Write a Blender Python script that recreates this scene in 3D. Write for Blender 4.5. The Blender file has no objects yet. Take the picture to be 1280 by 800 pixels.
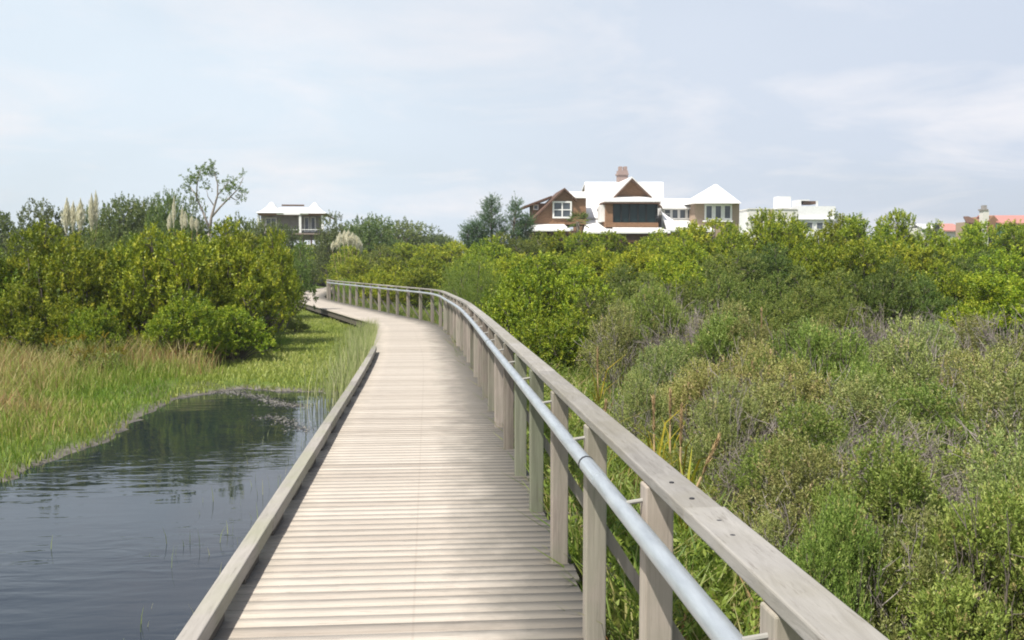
import bpy, math, random
import numpy as np
from mathutils import Vector, Matrix

random.seed(7)
SC = bpy.context.scene
COL = SC.collection
R = math.radians
HAZE = 0.0005
F, CX, CY, EYE = 1244.0, 640.0, 400.0, 1.65
YAW = math.atan(105 / F)          # the near deck runs along +Y
PITCH = math.atan(66 / F)

# ------------------------------------------------------------------ camera
cam = bpy.data.cameras.new('camera'); camo = bpy.data.objects.new('camera', cam); COL.objects.link(camo)
cam.sensor_width = 36.0; cam.lens = F * 36.0 / 1280.0
cam.clip_start = 0.05; cam.clip_end = 6000
camo.location = (0, 0, EYE)
camo.rotation_euler = (R(90) - PITCH, 0, -YAW)
SC.camera = camo
_rot = camo.rotation_euler.to_matrix()


def at(px, py, Y):
    """real point at distance Y along the boardwalk, seen in direction (px, py)"""
    d = _rot @ Vector(((px - CX) / F, -(py - CY) / F, -1))
    k = Y / d.y
    return Vector((d.x * k, Y, EYE + d.z * k))


def on_plane(px, py, z):
    d = _rot @ Vector(((px - CX) / F, -(py - CY) / F, -1))
    k = (z - EYE) / d.z
    return (d.x * k, d.y * k)


# ------------------------------------------------------------------ node helpers
def new_mat(name):
    m = bpy.data.materials.new(name); m.use_nodes = True
    nt = m.node_tree; nt.nodes.clear()
    out = nt.nodes.new('ShaderNodeOutputMaterial')
    return m, nt, out


def N(nt, t, **kw):
    n = nt.nodes.new('ShaderNode' + t)
    for k, v in kw.items():
        if k in n.inputs.keys() if hasattr(n.inputs, 'keys') else False:
            n.inputs[k].default_value = v
        else:
            setattr(n, k, v)
    return n


def ramp(nt, stops, fac=None, interp='LINEAR'):
    n = nt.nodes.new('ShaderNodeValToRGB'); cr = n.color_ramp; cr.interpolation = interp
    while len(cr.elements) < len(stops):
        cr.elements.new(0.5)
    for e, (p, c) in zip(cr.elements, stops):
        e.position = p; e.color = (*c, 1) if len(c) == 3 else c
    if fac is not None:
        nt.links.new(fac, n.inputs[0])
    return n


def noise(nt, vec, scale, detail=4, rough=0.55, dist=0.0):
    n = nt.nodes.new('ShaderNodeTexNoise')
    n.inputs['Scale'].default_value = scale; n.inputs['Detail'].default_value = detail
    n.inputs['Roughness'].default_value = rough; n.inputs['Distortion'].default_value = dist
    if vec is not None:
        nt.links.new(vec, n.inputs['Vector'])
    return n


def mapping(nt, vec, scale, rot=(0, 0, 0)):
    n = nt.nodes.new('ShaderNodeMapping'); n.inputs['Scale'].default_value = scale; n.inputs['Rotation'].default_value = rot
    nt.links.new(vec, n.inputs['Vector'])
    return n


def mixc(nt, a, b, fac, mode='MIX'):
    n = nt.nodes.new('ShaderNodeMix'); n.data_type = 'RGBA'; n.blend_type = mode
    for s, v in ((6, a), (7, b), (0, fac)):
        if hasattr(v, 'is_linked') or hasattr(v, 'links'):
            nt.links.new(v, n.inputs[s])
        elif isinstance(v, (int, float)):
            n.inputs[s].default_value = v
        else:
            n.inputs[s].default_value = (*v, 1)
    return n.outputs[2]


def math_(nt, op, a, b=None, clamp=False):
    n = nt.nodes.new('ShaderNodeMath'); n.operation = op; n.use_clamp = clamp
    for i, v in enumerate((a, b)):
        if v is None:
            continue
        if isinstance(v, (int, float)):
            n.inputs[i].default_value = v
        else:
            nt.links.new(v, n.inputs[i])
    return n.outputs[0]


def principled(nt, out, base=None, rough=0.7, spec=0.3, metal=0.0, bump=None, bump_d=0.01, bump_s=0.5):
    p = nt.nodes.new('ShaderNodeBsdfPrincipled')
    if base is not None:
        if isinstance(base, tuple):
            p.inputs['Base Color'].default_value = (*base, 1)
        else:
            nt.links.new(base, p.inputs['Base Color'])
    if isinstance(rough, (int, float)):
        p.inputs['Roughness'].default_value = rough
    else:
        nt.links.new(rough, p.inputs['Roughness'])
    p.inputs['Specular IOR Level'].default_value = spec
    p.inputs['Metallic'].default_value = metal
    if bump is not None:
        b = nt.nodes.new('ShaderNodeBump'); b.inputs['Distance'].default_value = bump_d; b.inputs['Strength'].default_value = bump_s
        nt.links.new(bump, b.inputs['Height']); nt.links.new(b.outputs[0], p.inputs['Normal'])
    if out is not None:
        nt.links.new(p.outputs[0], out.inputs[0])
    return p


def leaf_mat(name, stops, trans=0.35, rough=0.5, spec=0.35, var=(0.8, 1.2), hue=0.02):
    m, nt, out = new_mat(name)
    a = N(nt, 'Attribute', attribute_name='tone')
    rp = ramp(nt, stops, a.outputs['Fac'])
    oi = N(nt, 'ObjectInfo')
    hs = nt.nodes.new('ShaderNodeHueSaturation')
    mr = nt.nodes.new('ShaderNodeMapRange'); mr.inputs[3].default_value = var[0]; mr.inputs[4].default_value = var[1]
    nt.links.new(oi.outputs['Random'], mr.inputs[0]); nt.links.new(mr.outputs[0], hs.inputs['Value'])
    mh = nt.nodes.new('ShaderNodeMapRange'); mh.inputs[3].default_value = 0.5 - hue; mh.inputs[4].default_value = 0.5 + hue
    fr = math_(nt, 'FRACT', math_(nt, 'MULTIPLY', oi.outputs['Random'], 7.31))
    nt.links.new(fr, mh.inputs[0]); nt.links.new(mh.outputs[0], hs.inputs['Hue'])
    nt.links.new(rp.outputs[0], hs.inputs['Color'])
    p = principled(nt, None, hs.outputs[0], rough, spec)
    t = nt.nodes.new('ShaderNodeBsdfTranslucent')
    nt.links.new(mixc(nt, hs.outputs[0], (0.9, 1.0, 0.35), 0.25, 'MULTIPLY'), t.inputs[0])
    mx = nt.nodes.new('ShaderNodeMixShader'); mx.inputs[0].default_value = trans
    nt.links.new(p.outputs[0], mx.inputs[1]); nt.links.new(t.outputs[0], mx.inputs[2])
    nt.links.new(mx.outputs[0], out.inputs[0])
    return m


def wood_mat(name, c0, c1, stretch, rough=0.8, tint=None, tint_amt=0.0, dark=(0.10, 0.085, 0.07)):
    """weathered wood, grain stretched along one axis (small number in `stretch`)"""
    m, nt, out = new_mat(name)
    tc = N(nt, 'TexCoord')
    mp = mapping(nt, tc.outputs['Object'], stretch)
    n1 = noise(nt, mp.outputs[0], 26, 6, 0.7, 0.9)
    n2 = noise(nt, tc.outputs['Object'], 1.7, 4, 0.6)
    n3 = noise(nt, mp.outputs[0], 70, 4, 0.65)
    a = N(nt, 'Attribute', attribute_name='tone')
    f = math_(nt, 'ADD', math_(nt, 'MULTIPLY', n1.outputs[0], 0.6), math_(nt, 'MULTIPLY', a.outputs['Fac'], 0.45))
    c = ramp(nt, [(0.25, c0), (0.8, c1)], f).outputs[0]
    g = ramp(nt, [(0.30, (1, 1, 1)), (0.42, (0, 0, 0))], n3.outputs[0]).outputs[0]
    c = mixc(nt, c, dark, math_(nt, 'MULTIPLY', g, 0.45))
    if tint:
        s = ramp(nt, [(0.42, (0, 0, 0)), (0.68, (1, 1, 1))], n2.outputs[0]).outputs[0]
        c = mixc(nt, c, tint, math_(nt, 'MULTIPLY', s, tint_amt))
    principled(nt, out, c, rough, 0.25, bump=n1.outputs[0], bump_d=0.006, bump_s=0.5)
    return m


def plain(name, col, rough=0.6, spec=0.3, metal=0.0, var=0.12, scale=3.0, stretch=(1, 1, 1)):
    m, nt, out = new_mat(name)
    tc = N(nt, 'TexCoord'); mp = mapping(nt, tc.outputs['Object'], stretch)
    n1 = noise(nt, mp.outputs[0], scale, 5, 0.6)
    lo = tuple(max(0, c * (1 - var * 1.6)) for c in col); hi = tuple(min(1, c * (1 + var)) for c in col)
    c = ramp(nt, [(0.3, lo), (0.7, hi)], n1.outputs[0]).outputs[0]
    principled(nt, out, c, rough, spec, metal, bump=n1.outputs[0], bump_d=0.01, bump_s=0.2)
    return m


# ------------------------------------------------------------------ mesh helpers
def build(name, verts, quads, mat, parent=None, tone=None, lat=None, smooth=False):
    """big quad mesh from numpy arrays"""
    me = bpy.data.meshes.new(name)
    verts = np.asarray(verts, np.float32); quads = np.asarray(quads, np.int32)
    nf = len(quads); k = quads.shape[1]
    me.vertices.add(len(verts)); me.vertices.foreach_set('co', verts.ravel())
    me.loops.add(nf * k); me.loops.foreach_set('vertex_index', quads.ravel())
    me.polygons.add(nf)
    me.polygons.foreach_set('loop_start', np.arange(0, nf * k, k, dtype=np.int32))
    me.polygons.foreach_set('loop_total', np.full(nf, k, np.int32))
    me.update(calc_edges=True); me.validate()
    if tone is not None:
        at_ = me.attributes.new('tone', 'FLOAT', 'FACE'); at_.data.foreach_set('value', np.asarray(tone, np.float32))
    if lat is not None:
        at_ = me.attributes.new('lat', 'FLOAT', 'POINT'); at_.data.foreach_set('value', np.asarray(lat, np.float32))
    if smooth:
        me.polygons.foreach_set('use_smooth', np.ones(nf, bool))
    me.materials.append(mat)
    o = bpy.data.objects.new(name, me); COL.objects.link(o)
    if parent is not None:
        o.parent = parent
    return o


class MB:
    """collects boxes, prisms and tubes into one mesh"""
    def __init__(self):
        self.v = []; self.f = []; self.t = []; self.l = []

    def add(self, vs, fs, tone=0.5):
        b = len(self.v)
        self.v += [tuple(p) for p in vs]
        for f in fs:
            self.f.append(tuple(i + b for i in f)); self.t.append(tone)

    def hexa(self, p, tone=0.5):
        """8 corners: bottom ring 0-3, top ring 4-7"""
        self.add(p, [(3, 2, 1, 0), (4, 5, 6, 7), (0, 1, 5, 4), (1, 2, 6, 5), (2, 3, 7, 6), (3, 0, 4, 7)], tone)

    def box(self, x0, x1, y0, y1, z0, z1, tone=0.5):
        self.hexa([(x0, y0, z0), (x1, y0, z0), (x1, y1, z0), (x0, y1, z0), (x0, y0, z1), (x1, y0, z1), (x1, y1, z1), (x0, y1, z1)], tone)

    def poly(self, pts, y0, y1, tone=0.5):
        """outline in x,z pushed from y0 to y1"""
        n = len(pts)
        v = [(x, y0, z) for x, z in pts] + [(x, y1, z) for x, z in pts]
        self.add(v, [tuple(range(n)), tuple(range(2 * n - 1, n - 1, -1))] + [(i, i + n, (i + 1) % n + n, (i + 1) % n) for i in range(n)], tone)

    def sheet(self, pts, th, tone=0.5):
        """a planar slab with thickness th downward"""
        n = len(pts)
        v = [tuple(p) for p in pts] + [(p[0], p[1], p[2] - th) for p in pts]
        self.add(v, [tuple(range(n)), tuple(range(2 * n - 1, n - 1, -1))] + [(i, i + n, (i + 1) % n + n, (i + 1) % n) for i in range(n)], tone)

    def tube(self, pts, rad, n=6, tone=0.5, caps=True):
        pts = [Vector(p) for p in pts]
        rad = rad if hasattr(rad, '__len__') else [rad] * len(pts)
        b = len(self.v); prev = None
        for i, p in enumerate(pts):
            d = (pts[min(i + 1, len(pts) - 1)] - pts[max(i - 1, 0)]).normalized()
            if prev is None:
                u = d.orthogonal().normalized()
            else:
                u = (prev - d * prev.dot(d)).normalized()
            prev = u; w = d.cross(u)
            for k in range(n):
                a = 2 * math.pi * k / n
                self.v.append(tuple(p + (u * math.cos(a) + w * math.sin(a)) * rad[i]))
        for i in range(len(pts) - 1):
            for k in range(n):
                a0 = b + i * n + k; a1 = b + i * n + (k + 1) % n
                self.f.append((a0, a1, a1 + n, a0 + n)); self.t.append(tone)
        if caps:
            self.f.append(tuple(b + k for k in range(n - 1, -1, -1))); self.t.append(tone)
            e = b + (len(pts) - 1) * n
            self.f.append(tuple(e + k for k in range(n))); self.t.append(tone)

    def build(self, name, mat, parent=None, smooth=False, bevel=0.0):
        me = bpy.data.meshes.new(name); me.from_pydata(self.v, [], self.f); me.update()
        a = me.attributes.new('tone', 'FLOAT', 'FACE'); a.data.foreach_set('value', np.array(self.t, np.float32))
        if smooth:
            me.polygons.foreach_set('use_smooth', np.ones(len(me.polygons), bool))
        me.materials.append(mat)
        o = bpy.data.objects.new(name, me); COL.objects.link(o)
        if parent is not None:
            o.parent = parent
        if bevel:
            bv = o.modifiers.new('bevel', 'BEVEL'); bv.width = bevel; bv.segments = 2; bv.limit_method = 'ANGLE'
        return o


def tag(o, label=None, cat=None, group=None, kind=None):
    if label: o['label'] = label
    if cat: o['category'] = cat
    if group: o['group'] = group
    if kind: o['kind'] = kind
    return o


def empty(name, loc=(0, 0, 0), rz=0.0):
    o = bpy.data.objects.new(name, None); COL.objects.link(o)
    o.location = loc; o.rotation_euler = (0, 0, rz); o.empty_display_size = 0.2
    return o


def unit(v):
    return v / np.maximum(np.linalg.norm(v, axis=-1, keepdims=True), 1e-9)


def leaves_arrays(P, D, L, W, rng, fold=0.25):
    """rhombic folded leaves: base P, axis D, length L, width W"""
    D = unit(D)
    side = unit(np.cross(D, rng.normal(size=D.shape)))
    nrm = np.cross(side, D)
    L = L[:, None]; W = W[:, None]
    mid = P + D * L * 0.45
    v = np.stack([P, mid + side * W * 0.5 + nrm * W * fold, P + D * L, mid - side * W * 0.5 + nrm * W * fold], 1).reshape(-1, 3)
    q = np.arange(len(P) * 4, dtype=np.int32).reshape(-1, 4)
    return v, q


# ------------------------------------------------------------------ world, sun
SUN = Vector((-0.40, -0.36, 0.84)).normalized()
elev = math.asin(SUN.z); azim = math.atan2(SUN.x, SUN.y)
w = bpy.data.worlds.new('World'); SC.world = w; w.use_nodes = True
nt = w.node_tree; nt.nodes.clear()
wo = nt.nodes.new('ShaderNodeOutputWorld')
sky = nt.nodes.new('ShaderNodeTexSky'); sky.sky_type = 'NISHITA'; sky.sun_disc = False
sky.sun_elevation = elev; sky.sun_rotation = azim; sky.air_density = 1.2; sky.dust_density = 2.5; sky.ozone_density = 1.5
bg = nt.nodes.new('ShaderNodeBackground'); bg.inputs[1].default_value = 0.10
nt.links.new(sky.outputs[0], bg.inputs[0])
tc = nt.nodes.new('ShaderNodeTexCoord')
sx = nt.nodes.new('ShaderNodeSeparateXYZ'); nt.links.new(tc.outputs['Generated'], sx.inputs[0])
den = math_(nt, 'ADD', math_(nt, 'MAXIMUM', sx.outputs[2], 0.0), 0.16)
cv = nt.nodes.new('ShaderNodeCombineXYZ')
nt.links.new(math_(nt, 'DIVIDE', sx.outputs[0], den), cv.inputs[0]); nt.links.new(math_(nt, 'DIVIDE', sx.outputs[1], den), cv.inputs[1])
cv.inputs[2].default_value = 3.7
n1 = noise(nt, cv.outputs[0], 1.5, 8, 0.58, 0.4)
n2 = noise(nt, cv.outputs[0], 0.45, 4, 0.5, 0.3)
veil = ramp(nt, [(0.0, (0.68, 0.765, 0.84)), (0.35, (0.66, 0.74, 0.82)), (0.62, (0.60, 0.66, 0.755)), (1.0, (0.54, 0.60, 0.71))],
            math_(nt, 'ADD', math_(nt, 'MULTIPLY', sx.outputs[0], 0.9), 0.42)).outputs[0]
cm = ramp(nt, [(0.46, (0, 0, 0)), (0.72, (1, 1, 1))], n1.outputs[0]).outputs[0]
col = mixc(nt, veil, (0.84, 0.82, 0.84), math_(nt, 'MULTIPLY', cm, 0.75))
cb = nt.nodes.new('ShaderNodeBackground'); cb.inputs[1].default_value = 1.0; nt.links.new(col, cb.inputs[0])
cov = ramp(nt, [(0.36, (0.80, 0.80, 0.80)), (0.62, (0.95, 0.95, 0.95))], n2.outputs[0]).outputs[0]
# the cloud veil thins out towards the zenith
thin = ramp(nt, [(0.26, (1, 1, 1)), (0.52, (0.22, 0.22, 0.22))], sx.outputs[2]).outputs[0]
mxw = nt.nodes.new('ShaderNodeMixShader')
nt.links.new(math_(nt, 'MULTIPLY', cov, thin), mxw.inputs[0]); nt.links.new(bg.outputs[0], mxw.inputs[1]); nt.links.new(cb.outputs[0], mxw.inputs[2])
nt.links.new(mxw.outputs[0], wo.inputs[0])

sl = bpy.data.lights.new('sun', 'SUN'); sl.energy = 5.0; sl.angle = R(0.6); sl.color = (1.0, 0.95, 0.87)
so = bpy.data.objects.new('sun', sl); COL.objects.link(so)
so.rotation_euler = SUN.to_track_quat('Z', 'Y').to_euler(); so.location = (-20, -20, 40)

# ------------------------------------------------------------------ boardwalk centre line
CTRL = [(-0.13, -6), (-0.13, -2), (-0.13, 4), (-0.13, 10), (-0.13, 15), (-0.17, 19), (-0.32, 23.5), (-0.50, 27.6), (-0.86, 30.2), (-1.65, 33.4), (-2.5, 37), (-3.95, 43), (-5.6, 50), (-6.65, 56), (-7.2, 64), (-7.55, 72), (-7.6, 80), (-7.2, 90), (-6.8, 97)]


def catmull(pts, n=24):
    out = []
    for i in range(1, len(pts) - 2):
        p0, p1, p2, p3 = [np.array(p, float) for p in pts[i - 1:i + 3]]
        for k in range(n):
            t = k / n
            out.append(0.5 * ((2 * p1) + (-p0 + p2) * t + (2 * p0 - 5 * p1 + 4 * p2 - p3) * t * t + (-p0 + 3 * p1 - 3 * p2 + p3) * t ** 3))
    return np.array(out)


PATH = catmull(CTRL)
SEG = np.linalg.norm(np.diff(PATH, axis=0), axis=1); ARC = np.concatenate([[0], np.cumsum(SEG)]) - 2.0   # s = Y on the straight part
TAN = unit(np.gradient(PATH, axis=0))


def pos(s, u, z=0.0):
    x = np.interp(s, ARC, PATH[:, 0]); y = np.interp(s, ARC, PATH[:, 1])
    tx = np.interp(s, ARC, TAN[:, 0]); ty = np.interp(s, ARC, TAN[:, 1])
    return (x + ty * u, y - tx * u, z)


def path_x(y):
    return np.interp(y, PATH[:, 1], PATH[:, 0])


# ------------------------------------------------------------------ terrain
WZ = -0.45
bank = [on_plane(px, py, WZ) for px, py in [(0, 603), (45, 588), (90, 570), (140, 548), (172, 530), (195, 512), (225, 499), (262, 491), (300, 487), (350, 489), (395, 491), (432, 497)]]
POND = np.array([(-7.5, -4), (-7.2, 2), (-5.6, 6.5), (-4.8, 8.3)] + bank + [(-0.9, 15.6), (-0.6, 13), (-0.4, 9), (-0.3, 4), (-0.3, -4)])


def pond_sd(x, y):
    """signed distance to the pond outline, negative inside"""
    x = np.asarray(x, float); y = np.asarray(y, float)
    d = np.full(x.shape, 1e9); ins = np.zeros(x.shape, bool)
    n = len(POND)
    for i in range(n):
        ax, ay = POND[i]; bx, by = POND[(i + 1) % n]
        ex, ey = bx - ax, by - ay
        t = np.clip(((x - ax) * ex + (y - ay) * ey) / (ex * ex + ey * ey), 0, 1)
        d = np.minimum(d, np.hypot(x - ax - t * ex, y - ay - t * ey))
        c = ((ay > y) != (by > y)) & (x < (bx - ax) * (y - ay) / (by - ay + 1e-12) + ax)
        ins ^= c
    return np.where(ins, -d, d) + 0.07 * np.sin(5.1 * x + 2.3 * y) + 0.05 * np.sin(11.3 * x - 7.1 * y + 1) + 0.035 * np.sin(19 * y + 6 * x)


def sstep(a, b, x):
    t = np.clip((x - a) / (b - a), 0, 1); return t * t * (3 - 2 * t)


def ground(x, y):
    x = np.asarray(x, float); y = np.asarray(y, float)
    sd = pond_sd(x, y)
    z = np.where(sd > 0, WZ + np.minimum(sd * 0.22, 0.11), WZ + np.maximum(sd * 0.5, -0.5))
    off = x - path_x(np.clip(y, -6, 90))
    z = z + sstep(2.0, 9.0, off) * sstep(11, 40, y) * 0.9
    z = z + sstep(48, 100, y) * 1.2 * np.maximum(sstep(1.4, 7, np.abs(off)), sstep(86, 104, y))
    z = z + sstep(3.5, 9.0, -off) * sstep(16, 30, y) * 0.25
    z = z + (np.sin(x * 1.7 + y * 0.9) + np.sin(x * 0.63 - y * 1.31 + 2)) * 0.018 * sstep(0.1, 1.0, sd)
    return z


def gz(x, y):
    return float(ground(np.array([x]), np.array([y]))[0])


def axis(lo, hi, near0, near1, step, grow=1.18):
    a = list(np.arange(near0, near1, step)); d = step; v = a[-1]
    while v < hi:
        d *= grow; v += d; a.append(v)
    d = step; v = a[0]; b = []
    while v > lo:
        d *= grow; v -= d; b.append(v)
    return np.array(b[::-1] + a)


gx = axis(-380, 380, -12, 12, 0.22); gy = axis(-90, 520, -3, 40, 0.3)
X, Y = np.meshgrid(gx, gy); Z = ground(X.ravel(), Y.ravel())
nx, ny = len(gx), len(gy)
ii = (np.arange(ny - 1)[:, None] * nx + np.arange(nx - 1)[None, :]).ravel()
m_ground, nt, out = new_mat('soil_and_turf')
tc = N(nt, 'TexCoord'); sp = N(nt, 'SeparateXYZ'); nt.links.new(tc.outputs['Object'], sp.inputs[0])
n1 = noise(nt, tc.outputs['Object'], 0.8, 6, 0.6); n2 = noise(nt, tc.outputs['Object'], 9, 6, 0.7); n3 = noise(nt, tc.outputs['Object'], 0.25, 3)
turf = ramp(nt, [(0.3, (0.075, 0.105, 0.018)), (0.55, (0.105, 0.15, 0.028)), (0.75, (0.16, 0.17, 0.055))], n2.outputs[0]).outputs[0]
soil = ramp(nt, [(0.3, (0.06, 0.05, 0.03)), (0.7, (0.16, 0.13, 0.085))], n2.outputs[0]).outputs[0]
c = mixc(nt, turf, soil, math_(nt, 'MULTIPLY', ramp(nt, [(0.52, (0, 0, 0)), (0.68, (1, 1, 1))], n1.outputs[0]).outputs[0], 0.55))
hz = math_(nt, 'ADD', sp.outputs[2], math_(nt, 'MULTIPLY', math_(nt, 'SUBTRACT', n1.outputs[0], 0.5), 0.06))
mud = ramp(nt, [(0.0, (1, 1, 1)), (0.6, (1, 1, 1)), (1.0, (0, 0, 0))], math_(nt, 'MULTIPLY', math_(nt, 'ADD', hz, 0.5), 9.0, True)).outputs[0]
mudc = ramp(nt, [(0.3, (0.07, 0.062, 0.05)), (0.7, (0.22, 0.20, 0.17))], n2.outputs[0]).outputs[0]
c = mixc(nt, c, mudc, mud)
principled(nt, out, c, 0.85, 0.2, bump=n2.outputs[0], bump_d=0.05, bump_s=0.6)
g = build('ground', np.stack([X.ravel(), Y.ravel(), Z], 1), np.stack([ii, ii + 1, ii + 1 + nx, ii + nx], 1), m_ground, smooth=True)
tag(g, kind='structure')

# water
m_water, nt, out = new_mat('pond_surface')
tc = N(nt, 'TexCoord')
mp = mapping(nt, tc.outputs['Object'], (1.0, 2.6, 1.0), (0, 0, R(8)))
n1 = noise(nt, mp.outputs[0], 2.3, 3, 0.45, 0.4)
mp2 = mapping(nt, tc.outputs['Object'], (0.6, 1.8, 1.0), (0, 0, R(-12)))
n2 = noise(nt, mp2.outputs[0], 1.1, 2, 0.5)
n3 = noise(nt, tc.outputs['Object'], 0.35, 2, 0.5)
amt = ramp(nt, [(0.40, (0.12, 0.12, 0.12)), (0.60, (1, 1, 1))], n3.outputs[0]).outputs[0]
hgt = math_(nt, 'MULTIPLY', math_(nt, 'ADD', n1.outputs[0], n2.outputs[0]), amt)
wp = principled(nt, out, (0.011, 0.017, 0.027), 0.03, 0.5, bump=hgt, bump_d=0.0085, bump_s=1.0)
wp.inputs['IOR'].default_value = 1.33
wm = MB(); wm.sheet([(-9, -6, WZ), (0.8, -6, WZ), (0.8, 18.5, WZ), (-9, 18.5, WZ)], 0.004)
tag(wm.build('water', m_water), kind='structure')

# ------------------------------------------------------------------ boardwalk
m_deck, nt, out = new_mat('deck_boards')
tc = N(nt, 'TexCoord'); mp = mapping(nt, tc.outputs['Object'], (0.09, 1, 1))
la = N(nt, 'Attribute', attribute_name='lat'); to = N(nt, 'Attribute', attribute_name='tone')
n1 = noise(nt, mp.outputs[0], 22, 6, 0.65, 0.5); n2 = noise(nt, tc.outputs['Object'], 2.4, 5, 0.65); n3 = noise(nt, mp.outputs[0], 60, 3, 0.6)
f = math_(nt, 'ADD', math_(nt, 'MULTIPLY', n1.outputs[0], 0.55), math_(nt, 'MULTIPLY', to.outputs['Fac'], 0.45))
c = ramp(nt, [(0.2, (0.33, 0.285, 0.238)), (0.5, (0.465, 0.412, 0.348)), (0.8, (0.55, 0.497, 0.43))], f).outputs[0]
g3 = ramp(nt, [(0.3, (1, 1, 1)), (0.42, (0, 0, 0))], n3.outputs[0]).outputs[0]
c = mixc(nt, c, (0.2, 0.165, 0.13), math_(nt, 'MULTIPLY', g3, 0.6))
# grey unworn strip beside the posts and along the kerb
lr = math_(nt, 'ADD', la.outputs['Fac'], math_(nt, 'MULTIPLY', math_(nt, 'SUBTRACT', n2.outputs[0], 0.5), 0.75))
gm = ramp(nt, [(0.0, (0, 0, 0)), (1.0, (1, 1, 1))], math_(nt, 'MULTIPLY', math_(nt, 'SUBTRACT', lr, 0.20), 2.4, True)).outputs[0]
c = mixc(nt, c, (0.165, 0.152, 0.13), math_(nt, 'MULTIPLY', gm, 0.85))
gl = ramp(nt, [(0.0, (0, 0, 0)), (1.0, (1, 1, 1))], math_(nt, 'MULTIPLY', math_(nt, 'SUBTRACT', math_(nt, 'MULTIPLY', lr, -1.0), 0.66), 5.0, True)).outputs[0]
c = mixc(nt, c, (0.30, 0.275, 0.235), math_(nt, 'MULTIPLY', gl, 0.55))
# rusty nail line over the middle joist
nl = math_(nt, 'ABSOLUTE', math_(nt, 'SUBTRACT', la.outputs['Fac'], 0.055))
nm = math_(nt, 'LESS_THAN', nl, 0.006)
c = mixc(nt, c, (0.17, 0.13, 0.10), math_(nt, 'MULTIPLY', nm, 0.13))
principled(nt, out, c, 0.8, 0.25, bump=n1.outputs[0], bump_d=0.006, bump_s=0.6)

m_grey = wood_mat('grey_wood_long', (0.16, 0.148, 0.128), (0.40, 0.37, 0.33), (1, 0.07, 1), tint=(0.27, 0.28, 0.17), tint_amt=0.5)
m_rail = wood_mat('rail_wood', (0.17, 0.158, 0.14), (0.42, 0.40, 0.37), (1, 0.10, 1), tint=(0.22, 0.20, 0.14), tint_amt=0.55)
m_post = wood_mat('post_wood', (0.09, 0.072, 0.058), (0.44, 0.38, 0.325), (1, 1, 0.05), tint=(0.20, 0.23, 0.15), tint_amt=0.5)
m_mossy = wood_mat('mossy_post_wood', (0.12, 0.12, 0.085), (0.36, 0.36, 0.28), (1, 1, 0.05), tint=(0.17, 0.20, 0.12), tint_amt=0.5)
m_dark = wood_mat('damp_wood', (0.07, 0.06, 0.05), (0.17, 0.15, 0.125), (1, 0.08, 1))

bw = empty('boardwalk', (-0.13, 0, 0))
tag(bw, 'long weathered plank boardwalk curving left through the marsh', 'boardwalk')
OFF = Vector((-0.13, 0, 0))


def child(o):                       # world-space mesh under a thing whose base is not the origin
    o.matrix_parent_inverse = Matrix.Translation(-o.parent.location)
    return o


rng = np.random.default_rng(3)
V = []; Q = []; T = []; LT = []
s = -1.2; end = 86.0
while s < end:
    wd = 0.123 + rng.uniform(-0.014, 0.014); gap = rng.choice([0.0005, 0.0008, 0.0012, 0.003])
    u0 = -0.91 + rng.uniform(-0.012, 0.004); u1 = 0.915 + rng.uniform(-0.02, 0.025)
    zt = rng.uniform(-0.0008, 0.0008); tw = rng.uniform(-0.0007, 0.0007); tn = np.clip(rng.normal(0.5, 0.2), 0, 1)
    us = np.linspace(u0, u1, 6); b = len(V)
    sk = rng.uniform(-0.004, 0.004)
    for u in us:
        for (ss, zz) in ((s, -0.036), (s + wd, -0.036), (s + wd, 0.0), (s, 0.0)):
            V.append(pos(ss + sk * u, u, zz + zt + tw * u)); LT.append(u)
    for i in range(5):
        for k in range(4):
            a0 = b + i * 4 + k; a1 = b + i * 4 + (k + 1) % 4
            Q.append((a0, a0 + 4, a1 + 4, a1)); T.append(tn)
    Q.append((b, b + 1, b + 2, b + 3)); T.append(tn)
    e = b + 20; Q.append((e + 3, e + 2, e + 1, e)); T.append(tn)
    s += wd + gap
child(build('deck', V, Q, m_deck, bw, tone=T, lat=LT))


def strip(mb, s0, s1, u0, u1, z0, z1, step=0.6, tone=0.5):
    ss = np.arange(s0, s1 - 1e-6, step); ss = np.append(ss, s1)
    for a, b in zip(ss[:-1], ss[1:]):
        mb.hexa([pos(a, u0, z0), pos(a, u1, z0), pos(b, u1, z0), pos(b, u0, z0), pos(a, u0, z1), pos(a, u1, z1), pos(b, u1, z1), pos(b, u0, z1)], tone)


def ribbon(mb, s0, s1, u0, u1, z0, z1, step=0.5, tone=0.5):
    """continuous swept bar with a rectangular section"""
    n = max(1, int(math.ceil((s1 - s0) / step))); b = len(mb.v)
    for i in range(n + 1):
        s_ = s0 + (s1 - s0) * i / n
        for (u, z) in ((u0, z0), (u1, z0), (u1, z1), (u0, z1)):
            mb.v.append(pos(s_, u, z))
    for i in range(n):
        for k in range(4):
            a0 = b + i * 4 + k; a1 = b + i * 4 + (k + 1) % 4
            mb.f.append((a0, a1, a1 + 4, a0 + 4)); mb.t.append(tone)
    mb.f.append((b + 3, b + 2, b + 1, b)); mb.t.append(tone)
    e = b + n * 4; mb.f.append((e, e + 1, e + 2, e + 3)); mb.t.append(tone)


for u in (-0.86, 0.0, 0.80):
    mb = MB(); ribbon(mb, -1.2, end, u - 0.02, u + 0.02, -0.22, -0.042)
    child(mb.build('joist', m_dark, bw))
mb = MB()
for s in np.arange(0.8, 60, 2.4):
    for u in (-0.82, 0.76):
        x, y, _ = pos(s, u); gz_ = gz(x, y)
        mb2 = MB(); mb2.tube([(x + (0.07 if u < 0 else -0.07), y, gz_ - 0.3), (x + (0.07 if u < 0 else -0.07), y, -0.045)], 0.05, 8)
        if s < 60:
            child(mb2.build('pile', m_dark, bw))
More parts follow.
